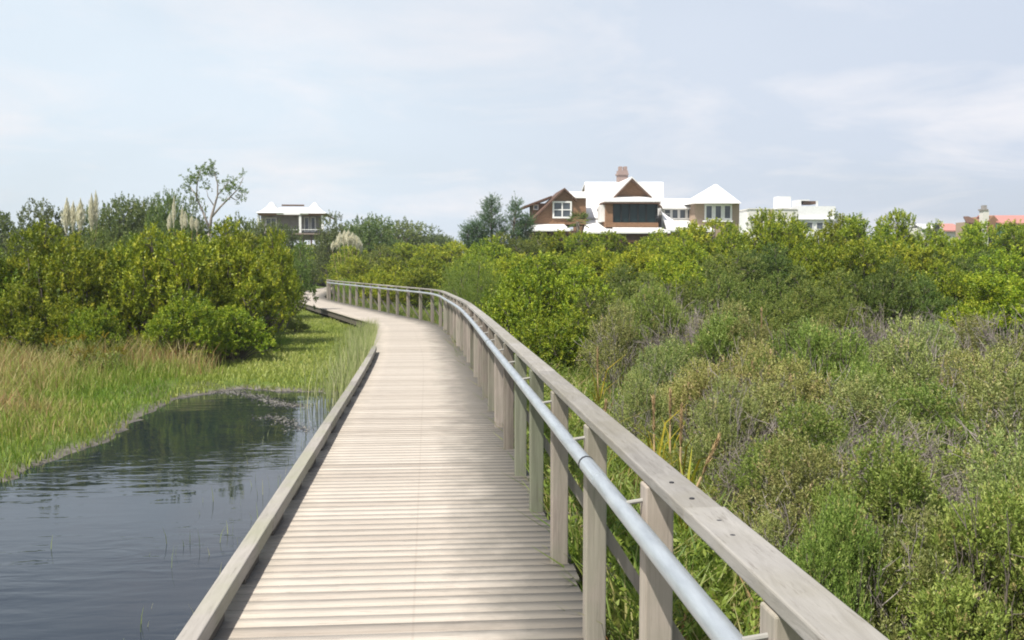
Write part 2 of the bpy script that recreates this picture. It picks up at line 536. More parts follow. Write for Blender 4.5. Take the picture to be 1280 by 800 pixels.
# kerb: long timbers on spaced blocks
mb = MB(); k0 = -1.2
for k1 in (2.45, 6.1, 9.75, 13.4, 17.0, 19.4):
    ribbon(mb, k0, k1 - 0.006, -0.910 + rng.uniform(-0.004, 0.004), -0.818 + rng.uniform(-0.004, 0.004), 0.042, 0.125 + rng.uniform(-0.003, 0.003), tone=rng.uniform(0.2, 0.9))
    k0 = k1
kerb = child(mb.build('kerb', m_grey, bw, bevel=0.006))
for k, s in enumerate(np.arange(-0.5, 19.2, 0.95)):
    b2 = MB(); ribbon(b2, s, s + 0.42, -0.905, -0.825, 0.001, 0.0415)
    b2.build('block', m_dark, kerb)

# ------------------------------------------------------------------ railing
rl = empty('railing', (0.7, 0.75, 0))
tag(rl, 'weathered timber railing with round metal handrail pipe beside the boardwalk', 'railing')
m_pipe, nt, out = new_mat('galvanised_pipe')
tc = N(nt, 'TexCoord'); mpp = mapping(nt, tc.outputs['Object'], (1, 0.12, 1)); n1 = noise(nt, mpp.outputs[0], 40, 5, 0.65); n2 = noise(nt, mpp.outputs[0], 60, 3, 0.6)
c = ramp(nt, [(0.3, (0.40, 0.435, 0.46)), (0.7, (0.56, 0.60, 0.625))], n1.outputs[0]).outputs[0]
principled(nt, out, c, ramp(nt, [(0.3, (0.38,) * 3), (0.7, (0.55,) * 3)], n2.outputs[0]).outputs[0], 0.5, 0.55)
m_iron = plain('dark_iron', (0.05, 0.05, 0.055), 0.6, 0.4, 0.3)
m_cream = plain('bracket_paint', (0.33, 0.32, 0.29), 0.6)
RZ0, RZ1 = 0.962, 1.0
mb = MB(); r0 = -1.0; cuts = [2.62, 6.2, 9.8, 13.4, 17.0, 20.4, 24.0, 27.6, 31.2, 34.8, 38.4, 42, 45.6, 49.2, 52.4]
for r1 in cuts:
    ribbon(mb, r0, r1 - 0.005, 0.818 + rng.uniform(-0.003, 0.003), 0.93 + rng.uniform(-0.003, 0.003), RZ0, RZ1 + rng.uniform(-0.002, 0.002), tone=rng.uniform(0.3, 0.8)); r0 = r1
top = child(mb.build('top_rail', m_rail, rl, bevel=0.005))
for s, u in ((2.33, 0.864), (2.47, 0.872), (2.72, 0.868), (2.93, 0.862)):
    b2 = MB(); x, y, z = pos(s, u, RZ1); b2.tube([(x, y, z - 0.01), (x, y, z + 0.0012), (x, y, z + 0.002)], [0.0075, 0.0075, 0.005], 10)
    b2.build('bolt', m_iron, top)

PZ, PU, PR = 0.872, 0.752, 0.029
mb = MB(); mb.tube([pos(s, PU, PZ) for s in np.arange(-1.0, 52.0, 0.3)], PR, 14)
pipe = child(mb.build('handrail_pipe', m_pipe, rl, smooth=True))


def sub(mb, name, mat, par, **kw):
    return mb.build(name, mat, par, **kw)   # its part already stands in world space


for s in (3.55, 9.9, 16.2, 22.5, 29, 35, 41, 47):
    b2 = MB(); b2.tube([pos(s, PU, PZ), pos(s + 0.3, PU, PZ)], PR + 0.0022, 14); sub(b2, 'sleeve', m_pipe, pipe)
    b2 = MB(); b2.tube([pos(s + 0.305, PU, PZ), pos(s + 0.318, PU, PZ)], PR + 0.004, 14); sub(b2, 'ring', m_iron, pipe)
s = 3.11 - 1.18 * 3; npost = 0
while s < 52.3:
    jt = rng.uniform(-0.03, 0.03) if s > 6 else 0.0
    a = s + jt; hw = 0.046; u0, u1 = 0.812, 0.902
    lean = rng.uniform(-0.012, 0.012)
    b2 = MB(); ptone = float(np.clip(rng.normal(0.45, 0.28), 0, 1))
    lo = [pos(a - hw, u0, -0.30), pos(a - hw, u1, -0.30), pos(a + hw, u1, -0.30), pos(a + hw, u0, -0.30)]
    hi = [pos(a - hw + lean, u0, RZ0 - 0.003), pos(a - hw + lean, u1, RZ0 - 0.003), pos(a + hw + lean, u1, RZ0 - 0.003), pos(a + hw + lean, u0, RZ0 - 0.003)]
    b2.hexa(lo + hi, ptone)
    mossy = 6.0 < s < 8.2
    p = child(b2.build('post', m_mossy if mossy else m_post, rl, bevel=0.006))
    if mossy: p['label'] = 'post greened with algae'
    # outrigger beam under the deck edge and the 45 degree brace
    b2 = MB(); ribbon(b2, a + hw + 0.004, a + hw + 0.044, 0.60, 1.26, -0.135, -0.040); sub(b2, 'outrigger', m_dark if npost % 3 else m_post, p)
    b2 = MB()
    q0, q1 = pos(a + 0.004, 0.905, 0.44), pos(a + 0.004, 1.22, -0.06)
    r0_, r1_ = pos(a + 0.042, 0.905, 0.44), pos(a + 0.042, 1.22, -0.06)
    t_ = 0.085
    b2.hexa([q1, (q1[0] + t_ * 0.5, q1[1], q1[2] + 0.02), (r1_[0] + t_ * 0.5, r1_[1], r1_[2] + 0.02), r1_, q0, (q0[0], q0[1], q0[2] + t_), (r0_[0], r0_[1], r0_[2] + t_), r0_], 0.7)
    sub(b2, 'brace', m_post, p)
    b2 = MB(); x0 = Vector(pos(a, PU, PZ - 0.0)); x1 = Vector(pos(a, 0.83, PZ + 0.045))
    b2.tube([Vector(pos(a, 0.83, PZ + 0.034)), Vector(pos(a, PU + 0.008, PZ + 0.024))], 0.0075, 8); sub(b2, 'bracket', m_cream, pipe)
    b2 = MB(); xx = Vector(pos(a, u0 - 0.001, 0.12)); b2.tube([xx + Vector((0.01, 0, 0)), xx - Vector((0.008, 0, 0))], 0.012, 8)
    s += 1.18 if s < 24 else 1.7; npost += 1
b2 = MB(); ribbon(b2, 52.05, 52.5, 0.78, 0.96, -0.3, 1.03); child(b2.build('end_post', m_post, rl, bevel=0.01))

# ------------------------------------------------------------------ plant materials
m_myrtle = leaf_mat('wax_myrtle_leaf', [(0.0, (0.09, 0.155, 0.012)), (0.35, (0.21, 0.288, 0.017)), (0.7, (0.37, 0.435, 0.026)), (1.0, (0.53, 0.53, 0.05))], 0.2, var=(0.72, 1.2), hue=0.014)
m_olive = leaf_mat('dull_green_leaf', [(0.0, (0.085, 0.14, 0.024)), (0.5, (0.165, 0.225, 0.045)), (1.0, (0.28, 0.31, 0.08))], 0.3)
m_bacch = leaf_mat('groundsel_leaf', [(0.0, (0.145, 0.185, 0.05)), (0.5, (0.27, 0.30, 0.088)), (0.85, (0.37, 0.385, 0.135)), (1.0, (0.44, 0.35, 0.18))], 0.2, var=(0.7, 1.3), hue=0.03)
m_bacch2 = leaf_mat('green_groundsel_leaf', [(0.0, (0.13, 0.20, 0.038)), (0.5, (0.245, 0.33, 0.066)), (0.85, (0.35, 0.405, 0.11)), (1.0, (0.44, 0.37, 0.15))], 0.3, var=(0.8, 1.2), hue=0.01)
m_feather = leaf_mat('feathery_leaf', [(0.0, (0.15, 0.25, 0.035)), (0.6, (0.26, 0.37, 0.06)), (1.0, (0.37, 0.42, 0.10))], 0.4)
m_far = leaf_mat('dark_tree_leaf', [(0.0, (0.085, 0.13, 0.032)), (0.6, (0.16, 0.215, 0.055)), (1.0, (0.25, 0.275, 0.08))], 0.25)
m_needle = leaf_mat('cedar_needle', [(0.0, (0.07, 0.13, 0.055)), (0.6, (0.125, 0.195, 0.075)), (1.0, (0.19, 0.24, 0.095))], 0.2)
m_grass = leaf_mat('marsh_grass_blade', [(0.0, (0.16, 0.27, 0.03)), (0.4, (0.29, 0.36, 0.06)), (0.62, (0.42, 0.39, 0.14)), (0.85, (0.52, 0.40, 0.20)), (1.0, (0.38, 0.19, 0.09))], 0.4, var=(1, 1), hue=0)
m_rank = leaf_mat('rank_grass_blade', [(0.0, (0.11, 0.19, 0.025)), (0.4, (0.20, 0.27, 0.045)), (0.62, (0.34, 0.33, 0.11)), (0.85, (0.46, 0.36, 0.18)), (1.0, (0.36, 0.19, 0.09))], 0.35, var=(1, 1), hue=0)
m_lawn = leaf_mat('lawn_blade', [(0.0, (0.25, 0.32, 0.05)), (0.6, (0.37, 0.42, 0.09)), (1.0, (0.48, 0.47, 0.17))], 0.4, var=(1, 1), hue=0)
m_reed = leaf_mat('reed_blade', [(0.0, (0.26, 0.34, 0.10)), (0.6, (0.42, 0.46, 0.19)), (1.0, (0.55, 0.52, 0.30))], 0.4, var=(1, 1), hue=0)
m_stem = plain('bark_grey', (0.17, 0.145, 0.12), 0.85, 0.15, var=0.3, scale=20)
m_twig = plain('pale_twig', (0.33, 0.29, 0.26), 0.85, 0.15, var=0.3, scale=14)
m_dead = plain('dead_twig', (0.27, 0.235, 0.21), 0.85, 0.15, var=0.25, scale=14)
m_straw = plain('dry_straw', (0.50, 0.36, 0.19), 0.8, 0.2, var=0.25, scale=14)
m_plume = leaf_mat('cream_plume', [(0.0, (0.86, 0.82, 0.69)), (1.0, (0.9, 0.88, 0.78))], 0.45, 0.9, 0.1, var=(1, 1), hue=0)
m_scum = plain('grey_scum', (0.25, 0.235, 0.21), 0.9, 0.1, var=0.25, scale=8)
m_yellow = leaf_mat('yellowing_leaf', [(0.0, (0.20, 0.22, 0.02)), (1.0, (0.42, 0.33, 0.03))], 0.4)


# ------------------------------------------------------------------ shrub generators (each makes meshes once; copies share them)
def shoots(rng, base, axis, ln, nleaf, L, Wd, spread=0.9):
    """leaves spiralled along straight shoots; returns leaf arrays and a tone per leaf"""
    n = len(base)
    t = rng.uniform(0.12, 1.0, (n, nleaf))
    P = base[:, None, :] + axis[:, None, :] * (t * ln[:, None])[..., None]
    rad = unit(np.cross(axis[:, None, :], rng.normal(size=(n, nleaf, 3))))
    D = axis[:, None, :] * (0.35 + 0.75 * t[..., None]) + rad * spread
    LL = rng.uniform(0.7, 1.15, (n, nleaf)) * L * (1.1 - 0.35 * t)
    tone = np.clip(rng.normal(0.5, 0.22, (n, 1)) + rng.normal(0, 0.13, (n, nleaf)), 0, 1)
    v, q = leaves_arrays(P.reshape(-1, 3), D.reshape(-1, 3), LL.ravel(), LL.ravel() * Wd, rng)
    return v, q, tone.ravel()


def lobed_bush(seed, r, h, nlobe, nshoot, nleaf, L, Wd, ln, lobe_r=(0.30, 0.5), up=0.7, low=0.18, inner=0.3, spread=0.9, rag=0.08):
    """one bush: (foliage arrays, list of stem polylines)"""
    rng = np.random.default_rng(seed)
    cs = []; rs = []
    for i in range(nlobe):
        a = 2 * math.pi * (i * 0.618 + rng.uniform(-0.08, 0.08)); f = math.sqrt((i + 0.5) / nlobe)
        lr = rng.uniform(*lobe_r) * r
        rr = f * (r - lr * 0.75)
        zt = h * (1 - 0.42 * f ** 2.2) * rng.uniform(1 - 2.2 * rag, 1.0)
        zc = zt - lr
        cs.append((rr * math.cos(a), rr * math.sin(a), zc)); rs.append(lr)
        z2 = zc - lr * 1.15
        while z2 > h * low:                     # lobes stacked below down to the skirt
            cs.append((rr * math.cos(a) * 1.08 + rng.uniform(-0.15, 0.15) * r, rr * math.sin(a) * 1.08 + rng.uniform(-0.15, 0.15) * r, z2)); rs.append(lr * rng.uniform(0.75, 1.05))
            z2 -= lr * 1.3
    cs = np.array(cs); rs = np.array(rs)
    wgt = rs ** 2 / (rs ** 2).sum()
    k = rng.choice(len(cs), nshoot, p=wgt)
    d = unit(rng.normal(size=(nshoot, 3)) + np.array([0, 0, 0.45]))
    rho = np.where(rng.random(nshoot) < inner, rng.uniform(0.25, 0.8, nshoot), rng.uniform(0.8, 1.06, nshoot))
    P = cs[k] + d * (rs[k] * rho)[:, None] * np.array([1, 1, 0.95])
    ax = unit(d * 0.75 + np.array([0, 0, up]) + rng.normal(0, 0.28, (nshoot, 3)))
    keep = P[:, 2] > 0.06 * h
    P, ax = P[keep], ax[keep]
    v, q, tone = shoots(rng, P, ax, rng.uniform(0.7, 1.35, len(P)) * ln, nleaf, L, Wd, spread)
    stems = []
    for c, lr in zip(cs, rs):
        b = np.array([c[0] * 0.12, c[1] * 0.12, -0.1]); m = np.array([c[0] * 0.55, c[1] * 0.55, c[2] * 0.5]) + rng.normal(0, 0.05 * r, 3)
        stems.append((np.array([b, m, c]), (0.028 * r, 0.02 * r, 0.008 * r)))
        for _ in range(3):
            e = c + unit(rng.normal(size=3) + np.array([0, 0, 0.5])) * lr * 0.9
            stems.append((np.array([c * 0.8 + m * 0.2, (c + e) / 2 + rng.normal(0, 0.03, 3), e]), (0.011 * r, 0.007 * r, 0.003 * r)))
    return (v, q, tone), stems


def wand_shrub(seed, r, h, nstem, ntwig, nleaf, L, Wd, leafy=1.0, top=0.45, extra_twigs=0):
    """upright many-stemmed shrub: grey stems, leaf tufts on the upper twigs"""
    rng = np.random.default_rng(seed)
    stems = []; bases = []; axes = []; lens = []
    for i in range(nstem):
        a = rng.uniform(0, 2 * math.pi); f = math.sqrt(rng.random())
        tip = np.array([math.cos(a) * f * r, math.sin(a) * f * r, h * (1 - 0.35 * f ** 2) * rng.uniform(0.62, 1.0)])
        b = np.array([tip[0] * 0.25 + rng.normal(0, 0.04), tip[1] * 0.25 + rng.normal(0, 0.04), -0.08])
        m1 = b + (tip - b) * 0.4 + np.array([0, 0, 0.06 * h]) + rng.normal(0, 0.035 * h, 3)
        m2 = b + (tip - b) * 0.75 + rng.normal(0, 0.03 * h, 3)
        stems.append((np.array([b, m1, m2, tip]), (0.013, 0.010, 0.006, 0.003)))
        for j in range(ntwig):
            t = rng.uniform(top, 1.0)
            o = m1 + (m2 - m1) * min(1, (t - 0.4) / 0.35) if t < 0.75 else m2 + (tip - m2) * (t - 0.75) / 0.25
            d = unit(unit(tip - b) * 0.7 + rng.normal(0, 0.55, 3) + np.array([0, 0, 0.35]))
            ln = rng.uniform(0.14, 0.34) * h * 0.7
            e = o + d * ln
            stems.append((np.array([o, (o + e) / 2 + rng.normal(0, 0.015, 3), e]), (0.005, 0.0038, 0.0022)))
            if rng.random() < leafy:
                bases.append(o + d * ln * 0.3); axes.append(d); lens.append(ln * 0.85)
            for _ in range(extra_twigs):
                o2 = o + d * ln * rng.uniform(0.3, 0.9); d2 = unit(d + rng.normal(0, 0.5, 3)); l2 = ln * rng.uniform(0.3, 0.6)
                stems.append((np.array([o2, o2 + d2 * l2]), (0.003, 0.0016)))
    fol = None
    if bases:
        fol = shoots(rng, np.array(bases), np.array(axes), np.array(lens), nleaf, L, Wd, 0.8)
    return fol, stems


def stems_mesh(name, stems, mat, parent, n=4):
    mb = MB()
    for pts, rad in stems:
        mb.tube(pts, rad, n, caps=False)
    return mb.build(name, mat, parent, smooth=True)


PROTO = {}


def proto(kind, i, name, fol, stems, leafm, stemm, R0, H0, fname='foliage', sname='stems'):
    t = empty(name)
    if fol is not None:
        build(fname, fol[0], fol[1], leafm, t, tone=fol[2])
        H0 = float(np.percentile(fol[0][:, 2], 98.5))
    stems_mesh(sname, stems, stemm, t)
    PROTO.setdefault(kind, []).append([t, R0, H0, False])


for i in range(6):
    f, s_ = lobed_bush(100 + i, 1.3, 2.6, 15, 1750, 18, 0.085, 0.40, 0.19, lobe_r=(0.17, 0.29), up=0.75, inner=0.12, rag=0.22)
    proto('myrtle', i, 'wax_myrtle_bush', f, s_, m_myrtle, m_stem, 1.3, 2.6)
for i in range(4):
    f, s_ = lobed_bush(200 + i, 1.2, 2.2, 10, 1500, 18, 0.065, 0.40, 0.15, lobe_r=(0.18, 0.30), up=0.5, inner=0.15, rag=0.15)
    proto('olive', i, 'green_bush', f, s_, m_olive, m_stem, 1.2, 2.2)
for i in range(6):
    f, s1 = lobed_bush(300 + i, 0.85, 1.6, 9, 2000 if i % 2 else 1500, 16, 0.040, 0.36, 0.15, lobe_r=(0.22, 0.36), up=1.15, low=0.50, inner=0.2, spread=0.75, rag=0.17)
    _, s2 = wand_shrub(300 + i, 0.72, 1.5, 26 if i % 2 else 34, 5, 4, 0.03, 0.3, leafy=0.0, top=0.35, extra_twigs=1)
    proto('groundsel', i, 'groundsel_shrub', f, s2 + s1[::3], m_bacch2 if i % 2 else m_bacch, m_stem if i % 2 else m_twig, 0.85, 1.6)
for i in range(3):
    f, s_ = wand_shrub(350 + i, 0.8, 1.45, 60, 12, 14, 0.036, 0.36, leafy=0.30, top=0.25, extra_twigs=2)
    proto('bare', i, 'bare_shrub', f, s_, m_bacch, m_dead, 0.9, 1.45)
for i in range(4):
    f, s_ = lobed_bush(400 + i, 2.0, 4.4, 11, 1300, 18, 0.13, 0.42, 0.34, low=0.22)
    proto('tree', i, 'broadleaf_tree', f, s_, m_far, m_stem, 2.0, 4.4, 'crown', 'trunk')
for i in range(2):
    f, s_ = lobed_bush(450 + i, 0.9, 1.9, 7, 1500, 22, 0.055, 0.14, 0.30, up=1.1, spread=0.5)
    proto('feathery', i, 'feathery_bush', f, s_, m_feather, m_stem, 0.9, 1.9)


def place(kind, x, y, r, ztop, label, cat, group=None, var=None, name=None):
    lst = PROTO[kind]; k = (var if var is not None else random.randrange(len(lst))) % len(lst)
    t, R0, H0, used = lst[k]
    r *= {'myrtle': 0.95, 'groundsel': 0.92}.get(kind, 1.0)
    off = x - path_x(y)
    lim = 1.0 + r * 0.8
    if y < 87 and abs(off) < lim:
        x = path_x(y) + (lim if off > 0 else -lim)
    z = gz(x, y)
    h = max(0.35, ztop - z)
    if not used:
        o = t; lst[k][3] = True
    else:
        o = t.copy(); COL.objects.link(o)
        for ch in t.children:
            c = ch.copy(); COL.objects.link(c); c.parent = o; c.matrix_parent_inverse = Matrix.Identity(4)
    o.location = (x, y, z); o.rotation_euler = (0, 0, random.uniform(0, 6.28))
    o.scale = (r / R0, r / R0, h / H0)
    for key in ('label', 'category', 'group'):
        if key in o: del o[key]
    tag(o, label, cat, group)
    if name: o.name = name
    return o


def put(kind, px, py, Y, r, label, cat='bush', group=None, var=None, name=None):
    p = at(px, py, Y)
    return place(kind, p.x, Y, r, p.z, label, cat, group, var, name)


# ---- left bank: tall wax myrtles
GL = 'wax myrtle bushes on the left bank'
for px, py, Y, r, lab in [
    (-45, 286, 22.5, 1.6, 'yellow-green wax myrtle bush cut by the left frame edge'),
    (28, 283, 23.5, 1.5, 'tall yellow-green wax myrtle bush, leftmost whole one on the bank'),
    (95, 300, 23.5, 1.35, 'yellow-green wax myrtle bush below the left pampas plumes'),
    (158, 303, 25.0, 1.3, 'lower wax myrtle bush in the dip between two taller bushes on the bank'),
    (214, 290, 24.0, 1.5, 'broad yellow-green wax myrtle bush over the middle of the tall grass'),
    (276, 288, 25.0, 1.55, 'big rounded wax myrtle bush behind the pond head'),
    (324, 291, 27.0, 1.1, 'wax myrtle bush at the lawn edge below the white pavilion'),
    (345, 305, 30.5, 0.85, 'dark-sided wax myrtle bush nearest the boardwalk bend'),
    (48, 360, 21.8, 0.95, 'low wax myrtle in shade behind the rusty grass'),
    (118, 385, 21.3, 0.7, 'small yellowing myrtle sapling rising from the tall grass'),
    (232, 372, 22.3, 1.0, 'low wax myrtle at the foot of the broad bush'),
    (292, 385, 23.2, 0.95, 'dense low wax myrtle at the foot of the big rounded bush'),
]:
    k = (0.93 if px < 300 else 0.97) if py < 340 else 0.93
    put('myrtle', px, py + (8 if py < 340 else 2), Y * k, r * k, lab, 'bush', GL)
put('feathery', 336, 412, 23.6, 0.55, 'small bright green bush at the edge of the lawn')
put('olive', 370, 400, 30.5, 0.42, 'little dark bush standing out on the lawn')
for px, py, Y, r in [(-20, 296, 33, 1.7), (62, 296, 32, 1.5), (128, 287, 33, 1.5), (180, 292, 32, 1.5), (245, 290, 34, 1.6), (305, 286, 36, 1.7), (352, 296, 39, 1.4), (366, 302, 60, 1.7), (376, 304, 68, 1.6), (386, 306, 77, 1.7)]:
    put('myrtle' if px % 2 else 'olive', px, py + 10, Y, r, 'bush peeping over the front myrtles on the left bank', 'bush', 'second row bushes on the left bank')

# ---- skyline trees on the left
for px, py, Y, r, lab in [
    (-12, 268, 62, 2.3, 'dark green tree at the far left end of the skyline'),
    (52, 260, 60, 2.2, 'rounded dark tree left of the tall pampas plumes'),
    (112, 268, 64, 2.0, 'low dark tree between the pampas plumes and the next crown'),
    (160, 252, 60, 2.3, 'broad dark tree right of the tall pampas plumes'),
    (186, 258, 66, 1.8, 'dark tree crown left of the tallest skyline tree'),
    (212, 246, 58, 1.5, 'tallest dark crown behind the short pampas clump'),
    (240, 254, 62, 1.4, 'narrow dark crown left of the thin leggy tree'),
    (292, 276, 66, 2.0, 'low dark tree at the foot of the thin leggy tree'),
    (326, 280, 70, 1.8, 'low tree in front of the left pavilion roof'),
    (352, 284, 80, 2.0, 'low tree in front of the middle of the white pavilion'),
    (416, 274, 88, 2.6, 'dark round tree right beside the white pavilion'),
    (464, 274, 80, 2.7, 'olive tree between the white pavilion and the far tree mound'),
    (440, 283, 92, 2.4, 'low tree behind the cream pampas tuft'),
    (500, 279, 105, 3.6, 'hazy far tree, left part of the mound before the gap of open sky'),
    (532, 286, 112, 3.2, 'hazy far tree, right part of the mound before the gap of open sky'),
    (556, 295, 115, 1.6, 'tiny far tree at the low end of the mound'),
]:
    put('tree', px, py, Y, r, lab, 'tree', 'dark trees on the skyline')

# ---- middle distance between the bend and the houses
GM = 'bushes behind the boardwalk bend'
for px, py, Y, r in [(398, 310, 98, 3.2), (376, 308, 100, 3.2), (403, 334, 92, 1.7), (391, 328, 93, 1.7), (438, 312, 72, 2.6), (480, 310, 64, 2.5), (520, 308, 66, 2.6), (556, 305, 64, 2.4), (424, 330, 66, 1.6), (462, 326, 54, 1.9), (505, 326, 52, 1.9), (540, 322, 50, 1.8), (480, 338, 46, 1.2), (520, 338, 43, 1.3), (448, 340, 56, 1.2)]:
    put('myrtle' if random.random() < 0.75 else 'olive', px, py, Y, r, 'mid green bush behind the far bend of the railing', 'bush', GM)
put('feathery', 590, 322, 30, 1.0, 'pale feathery green bush just behind the railing bend')
put('feathery', 568, 336, 31, 0.75, 'lower feathery tuft left of the pale feathery bush')
put('feathery', 433, 350, 52, 0.8, 'green bush showing through the far end of the railing')

# ---- right: yellow-green thicket in tiers up to the houses
GR = 'wax myrtle bushes in the right thicket'
LR = 'leafy bush of the dense yellow-green thicket below the houses'
for px, py, Y, r, lab in [
    (612, 302, 50, 2.1, LR), (650, 296, 52, 2.2, LR), (690, 292, 54, 2.2, LR), (735, 291, 52, 2.2, LR), (780, 293, 50, 2.1, LR), (828, 292, 50, 2.1, LR),
    (640, 322, 36, 1.6, LR), (690, 318, 37, 1.7, LR), (745, 314, 38, 1.7, LR), (800, 312, 36, 1.7, LR), (850, 300, 38, 1.7, LR),
    (880, 282, 44, 2.0, 'yellow-green bush below the square tower of the brown house'),
    (935, 273, 42, 2.0, 'tall yellow-green bush right of the square tower'),
    (985, 276, 42, 1.9, 'yellow-green bush in front of the white flat-roofed building'),
    (1040, 280, 43, 1.9, 'yellow-green bush below the flat building with a dark pergola'),
    (1086, 277, 41, 1.7, 'yellow-green bush left of the pointed skyline bush'),
    (1125, 271, 42, 1.5, 'pointed yellow-green bush, tallest of the right skyline'),
    (1170, 290, 42, 1.7, 'yellow-green bush below the small white roof'),
    (1215, 284, 44, 1.8, 'yellow-green bush left of the red-roofed house'),
    (1265, 286, 46, 1.9, 'yellow-green bush in front of the red-roofed house'),
    (1310, 285, 46, 1.9, LR),
    (905, 318, 30, 1.5, LR), (962, 306, 31, 1.6, LR), (1020, 308, 31, 1.6, LR), (1080, 306, 30, 1.6, LR), (1140, 306, 31, 1.6, LR), (1200, 312, 30, 1.6, LR), (1260, 318, 29, 1.5, LR), (1320, 320, 28, 1.5, LR),
    (668, 336, 21, 1.25, 'bright yellow-green bush just over the middle of the railing'),
    (722, 342, 22, 1.2, 'yellow-green bush behind the bright railing bush'),
    (640, 350, 24, 1.0, 'small yellow-green bush between feathery bush and railing'),
    (700, 398, 17.0, 0.9, 'low dark-green myrtle tight against the railing'),
    (776, 335, 26, 1.3, LR), (838, 330, 27, 1.3, LR),
    (1238, 350, 19.5, 1.15, 'yellow-green bush standing alone at the right frame edge'),
    (1300, 345, 19, 1.2, LR), (1186, 338, 23, 1.1, 'small yellow-green bush left of the lone right bush'),
]:
    put('olive' if lab == LR and random.random() < 0.22 else 'myrtle', px, py + (random.uniform(-4, 8) if lab == LR else -2), Y, r * random.uniform(0.85, 1.0), lab, 'bush', GR)
GO = 'dull green round bushes of the right thicket'
for px, py, Y, r, lab in [
    (1098, 332, 21, 1.05, 'round dull green bush in the middle of the right thicket'),
    (1018, 338, 20, 1.0, 'round dull green bush left of its twin under the skyline'),
    (905, 345, 21, 1.1, 'dark green bush below the tower with deep shade beside it'),
    (962, 345, 23, 1.0, 'dark bush in the shaded gap of the right thicket'),
    (860, 352, 22, 1.0, 'soft green bush left of the dark green bush'),
    (1150, 345, 22, 1.0, 'dull green bush between the round bush and the yellow one'),
    (802, 350, 20, 1.0, 'dull green bush above the grey twiggy ones'),
    (752, 368, 18, 0.9, 'dull green bush over the railing right of the yellow bushes'),
    (965, 378, 16.5, 0.8, 'low green bush at the foot of the shaded gap'),
    (1060, 378, 17, 0.8, 'low green bush before the round dull green one'),
]:
    put('olive', px, py + 2, Y, r * 0.92, lab, 'bush', GO)

# grey-green groundsel scrub, front field
GG = 'groundsel shrubs in the front scrub'
LG = 'grey-green groundsel shrub in the front scrub right of the railing'
for px, py, Y, r, lab in [
    (770, 402, 14.5, 0.8, LG), (822, 372, 15, 0.9, LG), (830, 425, 12, 0.7, 'grey-green shrub with bare brown stems just over the railing'), (900, 368, 15, 0.9, LG), (890, 402, 13, 0.85, LG), (945, 410, 12.5, 0.8, LG),
    (1015, 415, 12.8, 0.85, LG), (1150, 410, 13.2, 0.9, LG), (1215, 402, 13.5, 0.95, LG), (1285, 410, 13, 0.95, LG),
    (985, 425, 10.8, 0.85, LG), (1045, 438, 10.2, 0.85, 'leafy groundsel shrub, bright one left of the big green crown'), (1140, 424, 10.6, 1.0, 'big bright-crowned groundsel shrub in the middle of the scrub'), (1225, 440, 10, 0.9, LG), (1300, 432, 9.6, 1.0, LG),
    (870, 455, 10.2, 0.75, LG), (925, 455, 9.6, 0.8, LG), (960, 500, 8.2, 0.75, LG), (1010, 490, 8.6, 0.8, LG), (1080, 495, 8.0, 0.85, LG), (1180, 490, 8.2, 0.9, LG), (1265, 470, 8.2, 0.9, LG),
    (905, 520, 7.9, 0.6, LG), (990, 545, 6.8, 0.7, LG), (1060, 545, 6.6, 0.75, LG), (1150, 555, 6.4, 0.8, LG), (1245, 540, 6.4, 0.85, LG), (1330, 520, 6.5, 0.9, LG),
    (1010, 610, 5.5, 0.6, LG), (1090, 610, 5.2, 0.65, LG), (1185, 620, 5.0, 0.7, LG), (1280, 610, 4.9, 0.7, LG), (1120, 690, 4.3, 0.5, LG), (1230, 700, 4.1, 0.55, LG), (1330, 680, 4.1, 0.6, LG),
    (800, 462, 9.4, 0.5, LG), (965, 625, 5.2, 0.4, LG), (1040, 700, 4.3, 0.4, LG),
]:
    put('groundsel', px, py + random.uniform(-40, 26) * 8 / Y, Y, r * random.uniform(0.72, 0.98), lab, 'shrub', GG)
for px, py, Y, r, lab in [
    (820, 365, 16, 0.75, 'grey leafless shrub beside the dull green bushes'),
    (1095, 392, 13.6, 0.95, 'pale grey leafless shrub patch in the middle of the scrub'),
    (1170, 396, 14.5, 0.8, 'grey leafless shrub right of the pale grey patch'),
    (860, 400, 14.2, 0.7, 'small grey leafless shrub behind the railing shrubs'),
    (1040, 520, 7.4, 0.75, 'tangled bare shrub in the near scrub'),
    (1205, 545, 6.8, 0.75, 'dark tangled bare shrub near the right frame edge'),
    (1270, 400, 12, 0.85, 'grey bare shrub below the lone right bush'),
    (955, 560, 7.0, 0.5, 'bare twigs just over the near railing'),
    (1150, 640, 4.9, 0.55, 'bare twiggy shrub in the lower right corner'),
    (975, 520, 8.0, 0.6, 'bare brown shrub between the leaning stalk and the near scrub'),
    (1095, 560, 6.1, 0.6, 'forked pale bare shrub in the centre of the near scrub'),
    (1255, 590, 5.6, 0.6, 'bare shrub with a fallen pale branch at the right frame edge'),
    (1030, 640, 5.2, 0.5, 'brown bare twigs behind the end of the near top rail'),
    (925, 480, 9.0, 0.6, 'bare stems left of the near scrub, over the railing'),
]:
    put('bare', px, py, Y, r, lab, 'shrub', 'bare grey shrubs in the scrub')

